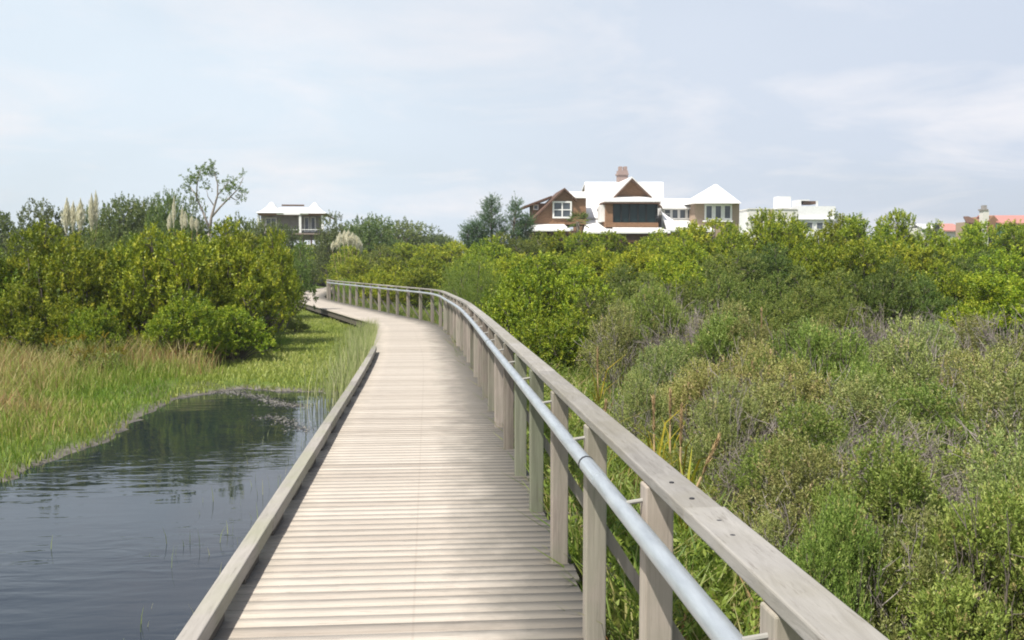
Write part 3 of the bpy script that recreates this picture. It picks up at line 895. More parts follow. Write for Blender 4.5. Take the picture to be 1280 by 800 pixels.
# ------------------------------------------------------------------ grasses
def blades(name, P, H, Wd, lean, tone, mat, rng, label=None, parent=None):
    n = len(P); a = rng.uniform(0, 2 * math.pi, n)
    side = np.stack([np.cos(a), np.sin(a), np.zeros(n)], 1)
    ld = rng.normal(size=(n, 3)); ld[:, 2] = 0; ld = unit(ld) * (rng.uniform(0.2, 1, n) * lean * H)[:, None]
    Hc = H[:, None]; up = np.array([0, 0, 1.0]); W_ = Wd[:, None]
    m = P + ld * 0.3 + up * Hc * 0.55; t = P + ld + up * Hc * (1 - 0.25 * lean)
    v = np.stack([P - side * W_ / 2, P + side * W_ / 2, m + side * W_ * 0.4, m - side * W_ * 0.4, t + side * W_ * 0.06, t - side * W_ * 0.06], 1).reshape(-1, 3)
    b = np.arange(n, dtype=np.int32)[:, None] * 6
    q = np.concatenate([b + np.array([[0, 1, 2, 3]]), b + np.array([[3, 2, 4, 5]])], 1).reshape(-1, 4)
    return build(name, v, q, mat, parent, tone=np.repeat(tone, 2))


rng = np.random.default_rng(11)


def scatter(n, x0, x1, y0, y1):
    return rng.uniform(x0, x1, n), rng.uniform(y0, y1, n)


# left bank marsh grass
x, y = scatter(110000, -13, -2.6, 7.5, 23)
sd = pond_sd(x, y); k = (sd > 0.10 - 0.22 * rng.random(len(x)) ** 3) & (x > -0.50 * y - 1.5) & (x < -2.9 - 0.075 * y + rng.normal(0, 0.22, len(x)) + 0.2 * np.sin(y * 2.1)) ; x, y, sd = x[k], y[k], sd[k]
patch = (np.sin(x * 1.3 + 1) * np.sin(y * 0.8 + x * 0.4) + 0.6 * np.sin(x * 3.1 - y * 2.3)) * 0.5
tall = sstep(0.4, 3.2, sd + patch * 0.7)
k = rng.random(len(x)) < (0.95 - 0.45 * tall); x, y, sd, tall, patch = x[k], y[k], sd[k], tall[k], patch[k]
H = (0.12 + 0.58 * tall * (1 - 0.35 * np.clip(np.sin(x * 2.7 + 0.6 * y) * np.sin(y * 1.9), 0, 1))) * rng.uniform(0.45, 1.25, len(x)); rust = 0.32 * np.exp(-((x + 5.6) ** 2 + (y - 13.6) ** 2) / 1.4) + 0.12 * np.exp(-((x + 4.6) ** 2 + (y - 19.5) ** 2) / 1.2)
tone = np.clip(0.19 + 0.40 * tall + 0.26 * patch + rust + rng.normal(0, 0.2, len(x)), 0, 1)
tag(blades('marsh_grass', np.stack([x, y, ground(x, y) - 0.02], 1), H, 0.010 + 0.006 * rng.random(len(x)), 0.55, tone, m_grass, rng), kind='stuff')
# lawn
x, y = scatter(150000, -9, 0, 15.5, 52)
sd = pond_sd(x, y); off = x - path_x(y); k = (sd > 0.05) & (off < -0.95) & (x > -2.6 - 0.095 * y) & (rng.random(len(x)) < 1.2 - y / 60); x, y = x[k], y[k]
H = rng.uniform(0.05, 0.13, len(x)); tone = np.clip(0.45 + 0.3 * np.sin(x * 0.9 + y * 0.5) * np.sin(y * 0.37) + rng.normal(0, 0.2, len(x)), 0, 1)
tag(blades('lawn_grass', np.stack([x, y, ground(x, y) - 0.01], 1), H, 0.012 + 0.01 * rng.random(len(x)), 0.7, tone, m_lawn, rng), kind='stuff')
# pale reeds along the kerb and thin ones standing in the water
s_ = np.concatenate([rng.uniform(14.5, 30, 3200), rng.uniform(4.5, 15, 170)])
u = np.concatenate([-0.96 - np.abs(rng.normal(0, 0.33, 3200)), -0.98 - np.abs(rng.normal(0, 0.45, 170))])
s_[:1100] = rng.uniform(19.0, 30, 1100); u[:1100] = -0.93 - np.abs(rng.normal(0, 0.14, 1100))
PP = np.array([pos(a, b) for a, b in zip(s_, u)]); PP[:, 2] = np.maximum(ground(PP[:, 0], PP[:, 1]), WZ) - 0.04
H = np.concatenate([rng.uniform(0.3, 0.85, 3200) * np.clip((32 - s_[:3200]) / 6, 0.45, 1), rng.uniform(0.06, 0.22, 170)])
tag(blades('reeds', PP, H, np.where(np.arange(len(PP)) < 3200, 0.011, 0.0045) * rng.uniform(0.7, 1.3, len(PP)), 0.3, rng.random(len(PP)), m_reed, rng), kind='stuff')
# rank grass under and beyond the railing
n = 42000
s_ = 1.0 + rng.random(n) ** 1.6 * 52; u = 0.98 + np.abs(rng.normal(0, 0.9, n))
s_[:900] = np.concatenate([rng.uniform(16.5, 23, 350), rng.uniform(28, 51, 550)]); u[:900] = rng.uniform(0.80, 0.97, 900)
PP = np.array([pos(a, b) for a, b in zip(s_, u)]); PP[:, 2] = ground(PP[:, 0], PP[:, 1]) - 0.02
H = rng.uniform(0.18, 0.62, n); tone = np.clip(rng.normal(0.34, 0.24, n) + 0.15 * np.sin(PP[:, 1] * 1.9), 0, 1)
tag(blades('rank_grass', PP, H, 0.010 + 0.012 * rng.random(n), 0.7, tone, m_rank, rng), kind='stuff')
# leafy weeds under the scrub
n = 2600
s_ = 1.5 + rng.random(n) ** 1.3 * 18; u = 1.0 + np.abs(rng.normal(0.25, 0.9, n))
PP = np.array([pos(a, b) for a, b in zip(s_, u)]); PP[:, 2] = ground(PP[:, 0], PP[:, 1]) + rng.uniform(0.05, 0.35, n)
v, q, tn = shoots(rng, PP, unit(rng.normal(0, 0.4, (n, 3)) + np.array([0, 0, 1.0])), rng.uniform(0.12, 0.25, n), 12, 0.055, 0.4)
tag(build('ground_cover', v, q, m_feather, tone=tn), kind='stuff')
# scrub floor farther out
x, y = scatter(60000, 1.5, 20, 3, 24); k = (x < 0.72 * y + 1.0) & (x - path_x(y) > 1.6); x, y = x[k], y[k]
H = rng.uniform(0.2, 0.6, len(x)); tone = np.clip(rng.normal(0.5, 0.25, len(x)), 0, 1)
tag(blades('scrub_grass', np.stack([x, y, ground(x, y) - 0.02], 1), H, 0.010 + 0.010 * rng.random(len(x)), 0.6, tone, m_rank, rng), kind='stuff')
# floating scum line on the pond head
sc_pts = []
for line, n in (([(268, 490), (300, 491), (330, 498), (352, 506), (385, 508)], 1500), ([(330, 520), (360, 527), (385, 540)], 500)):
    q_ = np.array([on_plane(*p_, WZ) for p_ in line]); tt = rng.uniform(0, len(line) - 1.001, n); i_ = tt.astype(int); fr = (tt - i_)[:, None]
    sc_pts.append(q_[i_] * (1 - fr) + q_[i_ + 1] * fr + rng.normal(0, 1, (n, 2)) * np.array([0.10, 0.13]))
sc_pts = np.concatenate(sc_pts); n = len(sc_pts)
P3 = np.concatenate([sc_pts, np.full((n, 1), WZ + 0.006)], 1); D3 = rng.normal(size=(n, 3)); D3[:, 2] = 0
v, q = leaves_arrays(P3, D3, rng.uniform(0.012, 0.05, n), rng.uniform(0.006, 0.014, n), rng, 0.05); v[:, 2] = np.clip(v[:, 2], WZ + 0.003, WZ + 0.012)
tag(build('floating_scum', v, q, m_scum), kind='stuff')
for px, py, Y, lab in [(88, 418, 19.0, 'goldenrod plant with yellow tops in the tall marsh grass'), (132, 436, 18.2, 'smaller goldenrod plant with yellow tops nearer the pond')]:
    p = at(px, py, Y); g0 = gz(p.x, Y); h = p.z - g0
    t = empty('goldenrod', (p.x, Y, g0)); tag(t, lab, 'wildflower', 'goldenrod plants')
    r_ = np.random.default_rng(px); nS = 16
    tips = np.stack([r_.normal(0, 0.26, nS), r_.normal(0, 0.26, nS), h * r_.uniform(0.75, 1.0, nS)], 1)
    mb = MB()
    for tp in tips: mb.tube([(tp[0] * 0.3, tp[1] * 0.3, -0.03), tuple(tp)], [0.006, 0.003], 4)
    mb.build('stems', m_stem, t)
    v, q, tn = shoots(r_, np.repeat(tips * np.array([.8, .8, .35]), 3, 0), unit(r_.normal(0, .3, (nS * 3, 3)) + np.array([0, 0, 1.])), np.full(nS * 3, h * .55), 18, 0.07, 0.3); build('foliage', v, q, m_bacch2, t, tone=tn)
    v, q, tn = shoots(r_, np.repeat(tips, 3, 0) - np.array([0, 0, .05]), unit(r_.normal(0, .5, (nS * 3, 3)) + np.array([0, 0, 1.])), np.full(nS * 3, 0.16), 26, 0.03, 0.6); build('flowers', v, q, m_yellow, t, tone=tn)
# ------------------------------------------------------------------ dry stalks over the railing
for px, py, Y, lean, hb, lab in [
    (852, 512, 6.9, 0.00, 0.30, 'straight straw-coloured dry stalk standing over the railing'),
    (897, 550, 6.2, -0.22, 0.26, 'leaning pale dry stalk nearest the camera'),
    (817, 500, 7.6, 0.02, 0.32, 'yellow dry stalk left of the straight one'),
    (838, 492, 8.2, 0.01, 0.30, 'green-brown thick stalk behind the straight one'),
    (747, 438, 11.5, 0.01, 0.35, 'thin dry stalk beside the dull bushes over the railing'),
    (952, 388, 13.5, 0.02, 0.30, 'pinkish dry stalk in the scrub above the leaning stalk'),
    (757, 505, 8.2, -0.06, 0.20, 'short dry stalk sticking up through the railing'),
]:
    p = at(px, py, Y); g0 = gz(p.x, Y); h = p.z - g0
    t = empty('dry_stalk', (p.x + lean * 0.9, Y, g0)); tag(t, lab, 'stalk', 'dry stalks beyond the railing')
    mb = MB(); tip = Vector((-lean * 0.9, 0, h)); mid = Vector((-lean * 0.25, 0.02, h * 0.6))
    mb.tube([(0, 0, -0.05), tuple(mid), tuple(mid.lerp(tip, 0.3))], [0.011, 0.009, 0.008], 6); mb.build('stem', m_straw, t)
    r_ = np.random.default_rng(int(px)); n = 260; tt = r_.random(n)
    a0 = np.array(mid.lerp(tip, 0.3)); a1 = np.array(tip)
    P = a0 + (a1 - a0) * tt[:, None]; ax = unit(a1 - a0)[None, :] + r_.normal(0, 0.13, (n, 3))
    v, q = leaves_arrays(P, ax, np.full(n, 0.06), np.full(n, 0.008), r_)
    build('seed_head', v, q, m_straw, t)
    P = np.zeros((12, 3)); P[:, 2] = r_.uniform(0.05, h * 0.4, 12)
    blades('leaves', P, r_.uniform(0.35, 0.75, 12), np.full(12, 0.02), 0.9, r_.random(12), m_yellow, r_, parent=t)


# ------------------------------------------------------------------ pampas grass
def pampas(px, base_py, Y, plumes, label, blade_h, nb, spread):
    p = at(px, base_py, Y); g0 = gz(p.x, Y)
    t = empty('pampas_grass', (p.x, Y, g0)); tag(t, label, 'pampas grass', 'pampas grass clumps')
    r_ = np.random.default_rng(int(px) + 5)
    P = r_.normal(0, 0.2 * spread, (nb, 3)); P[:, 2] = 0
    blades('leaves', P, r_.uniform(0.5, 1.0, nb) * blade_h, np.full(nb, 0.022), 0.75, r_.random(nb), m_reed, r_, parent=t)
    for (qx, qy0, qy1, wpx) in plumes:
        a = at(qx, qy0, Y); b = at(qx + (qx - px) * 0.05, qy1, Y)
        A = np.array([b.x - p.x, r_.uniform(-0.3, 0.3), b.z - g0]); B = np.array([a.x - p.x, A[1], a.z - g0])
        n = 1100; tt = r_.random(n); w_ = 1.35 * wpx * Y / F
        C = A + (B - A) * tt[:, None]; ax = unit((B - A)[None, :] / np.linalg.norm(B - A) + r_.normal(0, 0.22, (n, 3)) * np.sin(np.pi * np.clip(tt, 0.08, 0.95))[:, None])
        L = np.linalg.norm(B - A) * 0.16
        v, q = leaves_arrays(C + r_.normal(0, w_ * 0.16, (n, 3)) * np.sin(np.pi * np.clip(tt, 0.1, 1))[:, None], ax, r_.uniform(0.6, 1.2, n) * max(L, w_ * 0.6), np.full(n, w_ * 0.09), r_)
        f_ = build('plume', v, q, m_plume, t)
        mb = MB(); mb.tube([(A[0] * 0.3, A[1] * 0.3, 0.0), tuple(A), tuple(A + (B - A) * 0.7)], [0.012, 0.008, 0.004], 5); mb.build('stalk', m_straw, f_)


pampas(98, 335, 34, [(82, 254, 292, 9), (90, 256, 290, 7), (97, 258, 286, 5), (104, 256, 292, 9), (112, 248, 290, 8), (117, 243, 284, 5)], 'tall pampas clump with cream plumes above the left bushes', 2.6, 260, 1.0)
pampas(232, 335, 36, [(219, 250, 285, 4), (213, 270, 292, 5), (226, 262, 290, 5), (233, 268, 290, 5), (241, 274, 288, 5), (247, 277, 290, 5)], 'ragged pampas clump with thin plumes below the leggy tree', 2.4, 220, 1.0)
pampas(434, 325, 58, [(421, 300, 312, 5), (425, 295, 309, 6), (430, 293, 308, 7), (436, 293, 308, 7), (441, 295, 309, 6), (446, 299, 312, 6), (450, 304, 316, 5), (416, 304, 314, 4)], 'round pampas tuft with cream plumes beside the dark tree', 1.6, 200, 1.6)

# ------------------------------------------------------------------ thin leggy tree on the left skyline
p0 = at(262, 286, 58); g0 = gz(p0.x, 58)
t = empty('leggy_tree', (p0.x, 58, g0)); tag(t, 'thin tree with bare pale limbs and sparse leaf tufts', 'tree')


def rel(px, py, dy=0.0):
    q = at(px, py, 58); return (q.x - p0.x, dy, q.z - g0)


mb = MB(); tr = [([(262, 292), (264, 272), (268, 258), (272, 244), (272, 230), (268, 216)], 0.10),
                 ([(262, 286), (254, 268), (246, 252), (240, 240), (233, 232)], 0.08), ([(246, 252), (247, 236), (250, 222), (254, 214)], 0.05),
                 ([(264, 272), (276, 258), (288, 246), (298, 236), (304, 222)], 0.07), ([(288, 246), (294, 250), (304, 244)], 0.04), ([(272, 244), (282, 234), (288, 226)], 0.04), ([(268, 258), (260, 246), (258, 236)], 0.04)]
base = [(0, 0, -0.2), rel(262, 292)]
mb.tube(base, [0.16, 0.12], 7)
for k, (pl, rad) in enumerate(tr):
    pts = [rel(*q, dy=(0.25 * math.sin(k * 2.1) * i)) for i, q in enumerate(pl)]
    mb.tube(pts, [rad * (1 - 0.75 * i / (len(pl) - 1)) for i in range(len(pl))], 6)
mb.build('trunk', m_twig, t, smooth=True)
r_ = np.random.default_rng(21); V = []; A = []
for (px, py, rr, n) in [(244, 222, 9, 60), (254, 215, 8, 55), (263, 216, 6, 40), (266, 208, 4, 20), (238, 228, 6, 30), (226, 236, 5, 14), (258, 235, 5, 22), (234, 240, 5, 16), (284, 238, 8, 34), (294, 232, 7, 26), (302, 240, 7, 30), (305, 218, 4, 12), (290, 226, 5, 18), (281, 252, 5, 12), (300, 250, 5, 12), (278, 228, 5, 16), (248, 244, 5, 14), (328, 246, 2.5, 3)][:-1]:
    n = max(3, int(n * 0.62)); c = np.array(rel(px, py)); R_ = rr * 58 / F
    V.append(c + r_.normal(0, 0.5, (n, 3)) * R_ * np.array([1, 1.2, 0.85])); A.append(unit(r_.normal(size=(n, 3)) + np.array([0, 0, 0.4])))
V = np.concatenate(V); A = np.concatenate(A)
v, q, tn = shoots(r_, V, A, np.full(len(V), 0.32), 13, 0.13, 0.38); build('crown', v, q, m_olive, t, tone=tn)

# ------------------------------------------------------------------ cedar with two tops, left of the brown house
p0 = at(622, 318, 68); g0 = gz(p0.x, 68)
t = empty('cedar_tree', (p0.x, 68, g0)); tag(t, 'dark cedar with two pointed tops left of the brown house', 'tree')
mb = MB(); r_ = np.random.default_rng(31); V = []; A = []
for (tx, ty, bx, wid) in [(614, 250, 616, 34), (646, 254, 634, 22), (596, 280, 600, 20), (584, 286, 590, 12), (660, 272, 648, 14)]:
    tip = at(tx, ty, 68); b = at(bx, 322, 68)
    T_ = np.array([tip.x - p0.x, 0, tip.z - g0]); B_ = np.array([b.x - p0.x, r_.uniform(-0.8, 0.8), 0.0])
    mb.tube([tuple(B_), tuple((T_ + B_) / 2), tuple(T_)], [0.14, 0.09, 0.02], 6)
    wv = wid * 68 / F
    for tt in np.linspace(0.08, 0.97, int(14 + wid * 0.3)):
        for kb in range(6):
            ang = r_.uniform(0, 6.28); bl = wv * (1 - tt) ** 0.75 * r_.uniform(0.6, 1.15) + 0.12
            d = np.array([math.cos(ang), math.sin(ang), r_.uniform(0.3, 0.8)]); d /= np.linalg.norm(d)
            o_ = B_ + (T_ - B_) * tt; nb = int(4 + 6 * bl)
            f_ = r_.uniform(0.25, 1.0, nb)[:, None]
            V.append(o_ + d * bl * f_ + r_.normal(0, 0.09, (nb, 3))); A.append(unit(d + r_.normal(0, 0.3, (nb, 3)) + np.array([0, 0, 0.25])))
            mb.tube([tuple(o_), tuple(o_ + d * bl * 0.8)], [0.03, 0.01], 4)
mb.build('trunk', m_stem, t, smooth=True)
V = np.concatenate(V); A = np.concatenate(A)
v, q, tn = shoots(r_, V, A, r_.uniform(0.3, 0.65, len(V)), 18, 0.16, 0.16, 0.6); build('crown', v, q, m_needle, t, tone=tn)

# ------------------------------------------------------------------ palmetto before the brown house
p0 = at(722, 318, 74); g0 = gz(p0.x, 74); ctr = at(722, 277, 74)
t = empty('palm_tree', (p0.x, 74, g0)); tag(t, 'small fan palm in front of the left wing of the brown house', 'palm')
hc = ctr.z - g0
mb = MB(); mb.tube([(0, 0, -0.2), (0.05, 0, hc * 0.6), (0, 0, hc)], [0.17, 0.14, 0.13], 8); mb.build('trunk', m_stem, t, smooth=True)
r_ = np.random.default_rng(41); Pp = []; Dd = []; Ll = []
for k in range(26):
    a = r_.uniform(0, 6.28); e = r_.uniform(-0.5, 1.3); d = np.array([math.cos(a) * math.cos(e), math.sin(a) * math.cos(e), math.sin(e)])
    c = np.array([0, 0, hc]) + d * r_.uniform(0.35, 0.6); sd_ = unit(np.cross(d, [0, 0, 1.0001]))
    for j in np.linspace(-1.1, 1.1, 13):
        Pp.append(c); Dd.append(d * math.cos(j) + sd_ * math.sin(j) + np.array([0, 0, -0.25])); Ll.append(r_.uniform(0.45, 0.7))
v, q = leaves_arrays(np.array(Pp), np.array(Dd), np.array(Ll), np.full(len(Ll), 0.05), r_)
build('crown', v, q, m_olive, t, tone=r_.random(len(q)))

# ------------------------------------------------------------------ buildings
m_shingle = plain('brown_shingle', (0.27, 0.155, 0.09), 0.85, 0.15, var=0.25, scale=5, stretch=(1, 1, 6))
m_tan = plain('tan_shingle', (0.40, 0.30, 0.22), 0.85, 0.15, var=0.2, scale=5, stretch=(1, 1, 6))
m_roof = plain('white_metal_roof', (0.80, 0.79, 0.77), 0.5, 0.3, var=0.04, scale=2)
m_trim = plain('white_trim', (0.78, 0.77, 0.74), 0.5, 0.3, var=0.04)
m_wtrim = plain('brown_trim', (0.13, 0.075, 0.05), 0.7, 0.2, var=0.2)
m_cream2 = plain('cream_stucco', (0.68, 0.66, 0.60), 0.8, 0.2, var=0.06)
m_white = plain('white_stucco', (0.80, 0.80, 0.80), 0.8, 0.2, var=0.05)
m_brick = plain('chimney_brick', (0.40, 0.30, 0.27), 0.9, 0.1, var=0.25, scale=12)
m_red = plain('red_tile', (0.50, 0.235, 0.20), 0.8, 0.2, var=0.2, scale=6, stretch=(6, 1, 1))
m_green = plain('green_wall', (0.09, 0.17, 0.10), 0.8, 0.2)
m_black = plain('near_black', (0.03, 0.03, 0.03), 0.8, 0.2)  # even near-black for the porch mullions and the small dormer
m_pav = plain('pavilion_wall', (0.30, 0.28, 0.26), 0.8, 0.2)
m_floor = plain('porch_floor', (0.28, 0.22, 0.18), 0.8, 0.2)
m_glass, nt, out = new_mat('window_glass')
tc = N(nt, 'TexCoord'); n1 = noise(nt, tc.outputs['Object'], 0.6, 2)
principled(nt, out, ramp(nt, [(0.3, (0.05, 0.06, 0.07)), (0.7, (0.11, 0.13, 0.15))], n1.outputs[0]).outputs[0], 0.06, 0.5)
m_screen, nt, out = new_mat('insect_screen')
principled(nt, out, (0.012, 0.03, 0.032), 0.35, 0.35)


class House:
    def __init__(self, name, label, cat, px, Y):
        self.Y = Y; self.s = Y / F
        c = at(px, 334, Y); self.c = c; self.g = gz(c.x, Y)
        self.t = empty(name, (c.x, Y, self.g)); tag(self.t, label, cat)

    def p(self, px, py, d=0.0):
        q = at(px, py, self.Y + d); return (q.x - self.c.x, q.z - self.g)

    def r(self, x0, y0, x1, y1, d=0.0):
        a = self.p(x0, y0, d); b = self.p(x1, y1, d); return a[0], b[0], min(a[1], b[1]), max(a[1], b[1])

    def box(self, mb, x0, y0, x1, y1, d0, d1):
        a = self.r(x0, y0, x1, y1, d0); mb.box(a[0], a[1], d0, d1, a[2], a[3])

    def window(self, x0, y0, x1, y1, d, nx=1, ny=1, th=0.12, fw=0.10, mat=None):
        """frame proud of the wall with its pane set back"""
        a = self.r(x0, y0, x1, y1, d); fr = MB()
        X0, X1, Z0, Z1 = a; yo, yi = d - th, d - 0.003
        fr.box(X0, X1, yo, yi, Z0, Z0 + fw); fr.box(X0, X1, yo, yi, Z1 - fw, Z1)
        fr.box(X0, X0 + fw, yo, yi, Z0 + fw, Z1 - fw); fr.box(X1 - fw, X1, yo, yi, Z0 + fw, Z1 - fw)
        for i in range(1, nx):
            x = X0 + (X1 - X0) * i / nx; fr.box(x - fw * 0.4, x + fw * 0.4, yo + 0.01, yi, Z0 + fw, Z1 - fw)
        for j in range(1, ny):
            z = Z0 + (Z1 - Z0) * j / ny; fr.box(X0 + fw, X1 - fw, yo + 0.02, yi - 0.01, z - fw * 0.3, z + fw * 0.3)
        f = fr.build('window', mat or m_trim, self.t)
        g_ = MB(); g_.box(X0 + fw * 0.8, X1 - fw * 0.8, d - th * 0.5, d - 0.006, Z0 + fw * 0.8, Z1 - fw * 0.8); g_.build('pane', m_glass, f)
        return f


# --- brown shingled house
H_ = House('shingled_house', 'large brown shingled house with white metal roofs and a brick chimney', 'house', 790, 90)
P = H_.p; T = H_.t
mb = MB()          # main block behind
H_.box(mb, 734, 268, 826, 330, 3.0, 12.0)
mb.build('wall', m_shingle, T)
# main roof: ridge runs left-right
mb = MB(); a = P(731, 227.5, 7.5); b = P(829, 227.5, 7.5); e0 = P(731, 272, 2.2); e1 = P(829, 272, 2.2)
mb.sheet([(e0[0], 2.2, e0[1]), (e1[0], 2.2, e1[1]), (b[0], 7.5, b[1]), (a[0], 7.5, a[1])], 0.18)
mb.sheet([(a[0], 7.5, a[1]), (b[0], 7.5, b[1]), (e1[0], 12.8, e1[1]), (e0[0], 12.8, e0[1])], 0.18)
mr_ = mb.build('roof', m_roof, T)
# chimney
mb = MB(); H_.box(mb, 773, 213, 785, 240, 7.0, 8.0); H_.box(mb, 772, 216.5, 786, 218.5, 6.9, 8.1)
ch = mb.build('chimney', m_brick, mr_)
for q in (774, 780):
    mb = MB(); H_.box(mb, q, 208, q + 4, 213.2, 7.2, 7.8); mb.build('flue', m_brick, ch)
# centre gable
mb = MB(); mb.poly([P(757, 253), P(821, 253), P(788, 224.5)], 0.0, 6.5); mb.build('gable', m_shingle, T)
mb = MB()
for (x0, y0) in ((753, 257.5), (825.5, 257.5)):
    ap = P(788, 221.5); lo = P(x0, y0)
    mb.sheet([(lo[0], -0.7, lo[1]), (ap[0], -0.7, ap[1]), (ap[0], 7.4, ap[1]), (lo[0], 7.4, lo[1])], 0.16)
gr = mb.build('gable_roof', m_roof, T)
mb = MB()
for (x0, y0) in ((753, 257.5), (825.5, 257.5)):
    ap = P(788, 223.6); lo = P(x0, y0 + 2.0)
    mb.sheet([(lo[0], -0.78, lo[1]), (ap[0], -0.78, ap[1]), (ap[0], -0.705, ap[1]), (lo[0], -0.705, lo[1])], 0.2)
mb.build('barge_board', m_wtrim, gr)
# pent roof under the gable
mb = MB(); l0, l1, u0_, u1_ = P(755, 251, -2.4), P(826, 251, -2.4), P(767, 245.5), P(810, 245.5)
mb.sheet([(l0[0], -2.4, l0[1]), (l1[0], -2.4, l1[1]), (u1_[0], -0.02, u1_[1]), (u0_[0], -0.02, u0_[1])], 0.1)
mb.sheet([(l0[0], -2.4, l0[1]), (u0_[0], -0.02, u0_[1]), (l0[0], -0.02, l0[1])], 0.1)
mb.sheet([(l1[0], -2.4, l1[1]), (l1[0], -0.02, l1[1]), (u1_[0], -0.02, u1_[1])], 0.1)
pr = mb.build('porch_roof', m_roof, T)
mb = MB(); H_.box(mb, 755, 252.6, 826, 254.6, -2.38, -0.05); mb.build('fascia', m_wtrim, pr)
# screened porch
mb = MB(); H_.box(mb, 757, 254.8, 766, 284, -2.0, 0.2); H_.box(mb, 766.05, 254.8, 822, 284, 1.2, 1.5); H_.box(mb, 757, 278, 823, 284, -2.1, -1.9); mb.build('porch_wall', m_shingle, T)
mb = MB(); H_.box(mb, 766, 254.8, 822, 278, -1.82, -1.78); sc_ = mb.build('porch_screen', m_screen, T)
for q in (766, 776, 786.5, 797, 807.5, 820):
    mb = MB(); H_.box(mb, q, 254.8, q + 1.0, 277.9, -1.99, -1.83); mb.build('mullion', m_black, sc_)
mb = MB(); H_.box(mb, 752, 256, 756.6, 277, -1.6, 0.4); mb.build('corner_post', m_trim, T)
# skirt roof below the porch
mb = MB(); l0, l1, u0_, u1_ = P(729, 289.5, -3.2), P(838, 289.5, -3.2), P(733, 275, 1.6), P(826, 284.5, -2.15)
mb.sheet([(l0[0], -3.2, l0[1]), (P(760, 289.5)[0], -3.2, l0[1]), (P(757, 275)[0], 1.6, u0_[1]), (u0_[0], 1.6, u0_[1])], 0.15)
mb.sheet([(P(760.2, 289.5)[0], -3.2, l0[1]), (l1[0], -3.2, l1[1]), (u1_[0], -2.15, u1_[1]), (P(760.2, 284.5)[0], -2.15, u1_[1])], 0.15)
# flared piece at the right of the porch
a, b, c_ = P(823.5, 262), P(823.5, 289), P(853, 289)
mb.sheet([(b[0], -3.2, b[1]), (c_[0], -2.6, c_[1]), (P(832, 276)[0], -0.9, P(832, 276)[1]), (a[0], -0.6, a[1])], 0.15)
mb.sheet([(c_[0] - 0.3, -2.6, c_[1]), (P(884, 289)[0], -2.6, c_[1]), (P(880, 275)[0], 0.9, P(880, 275)[1]), (P(832, 275)[0], 0.9, P(832, 275)[1])], 0.15)
mb.build('skirt_roof', m_roof, T)
mb = MB(); H_.box(mb, 734, 291.5, 880, 334, -1.6, 2.9); mb.build('lower_wall', m_wtrim, T)
# connector wing
mb = MB(); H_.box(mb, 827, 258, 868, 330, 1.0, 6.0); mb.build('connector_wall', m_trim, T)
mb = MB(); l0, l1, u0_, u1_ = P(825, 259.5, .5), P(870, 259.5, .5), P(827, 248, 4), P(870, 248, 4)
mb.sheet([(l0[0], 0.5, l0[1]), (l1[0], 0.5, l1[1]), (u1_[0], 4.0, u1_[1]), (u0_[0], 4.0, u0_[1])], 0.12)
mb.sheet([(u0_[0], 4.0, u0_[1]), (u1_[0], 4.0, u1_[1]), (l1[0], 7.0, l1[1]), (l0[0], 7.0, l0[1])], 0.12)
mb.build('connector_roof', m_roof, T)
for q in (829.5, 839, 848.5, 858):
    H_.window(q, 261, q + 9, 274, 1.0, 1, 2 if q < 838 else 1)
# square tower
mb = MB(); H_.box(mb, 868.6, 254, 923.4, 330, -1.0, 3.0); mb.build('tower_wall', m_tan, T)
mb = MB(); l0 = P(865, 254, -1.8); l1 = P(927, 254, -1.8); ap = P(893, 230.5, 1); ap2 = P(896, 230.5, 1)
c4 = [(l0[0], -1.8, l0[1]), (l1[0], -1.8, l1[1]), (l1[0], 3.8, l1[1]), (l0[0], 3.8, l0[1])]
mb.add(c4 + [(ap[0], 1.0, ap[1]), (ap2[0], 1.0, ap2[1])], [(0, 1, 5, 4), (1, 2, 5), (2, 3, 4, 5), (3, 0, 4), (3, 2, 1, 0)])
mb.build('tower_roof', m_roof, T)
for q in (880.5, 892, 903.5):
    H_.window(q, 255.2, q + 11, 275, -1.0, 1, 1, fw=0.16)
mb = MB(); H_.box(mb, 879, 275.3, 916, 277.3, -1.25, -1.003); mb.build('sill', m_trim, T)
# left wing: gable to the front, dormer on its left slope
mb = MB(); mb.poly([P(661, 281), P(731.5, 281), P(731.5, 248), P(717, 248), P(704, 238.5)], -0.5, 5.0); mb.build('wing_wall', m_shingle, T)
mb = MB(); ap = P(704, 235.8)
for (x0, y0) in ((657.5, 280.5), (719, 250)):
    lo = P(x0, y0); mb.sheet([(lo[0], -1.0, lo[1]), (ap[0], -1.0, ap[1]), (ap[0], 5.4, ap[1]), (lo[0], 5.4, lo[1])], 0.18)
mb.build('wing_roof', m_wtrim, T)
mb = MB(); a, b = P(708, 239.5, 3), P(731.5, 239.5, 3); e0, e1 = P(714, 247), P(731, 247)
mb.sheet([(e0[0], -0.8, e0[1]), (e1[0], -0.8, e1[1]), (b[0], 3.0, b[1]), (a[0], 3.0, a[1])], 0.1); mb.build('link_roof', m_roof, T)
mb = MB(); H_.box(mb, 666, 254, 690, 272, 3.0, 6.0); mb.build('dormer_wall', m_shingle, T)
mb = MB(); a, b = P(658, 255.5), P(694, 242); mb.sheet([(a[0], 2.4, a[1]), (b[0], 2.4, b[1]), (b[0], 6.6, b[1]), (a[0], 6.6, a[1])], 0.2); mb.build('dormer_roof', m_wtrim, T)
H_.window(666.3, 255.5, 673, 262.5, 3.0, 1, 1, mat=m_trim)
H_.window(690.5, 251.5, 714.5, 273, -0.5, 2, 2, fw=0.15, th=0.15)
mb = MB(); l0, l1, u0_, u1_ = P(659, 288.5), P(708, 288.5), P(664, 280.5), P(704, 280.5)
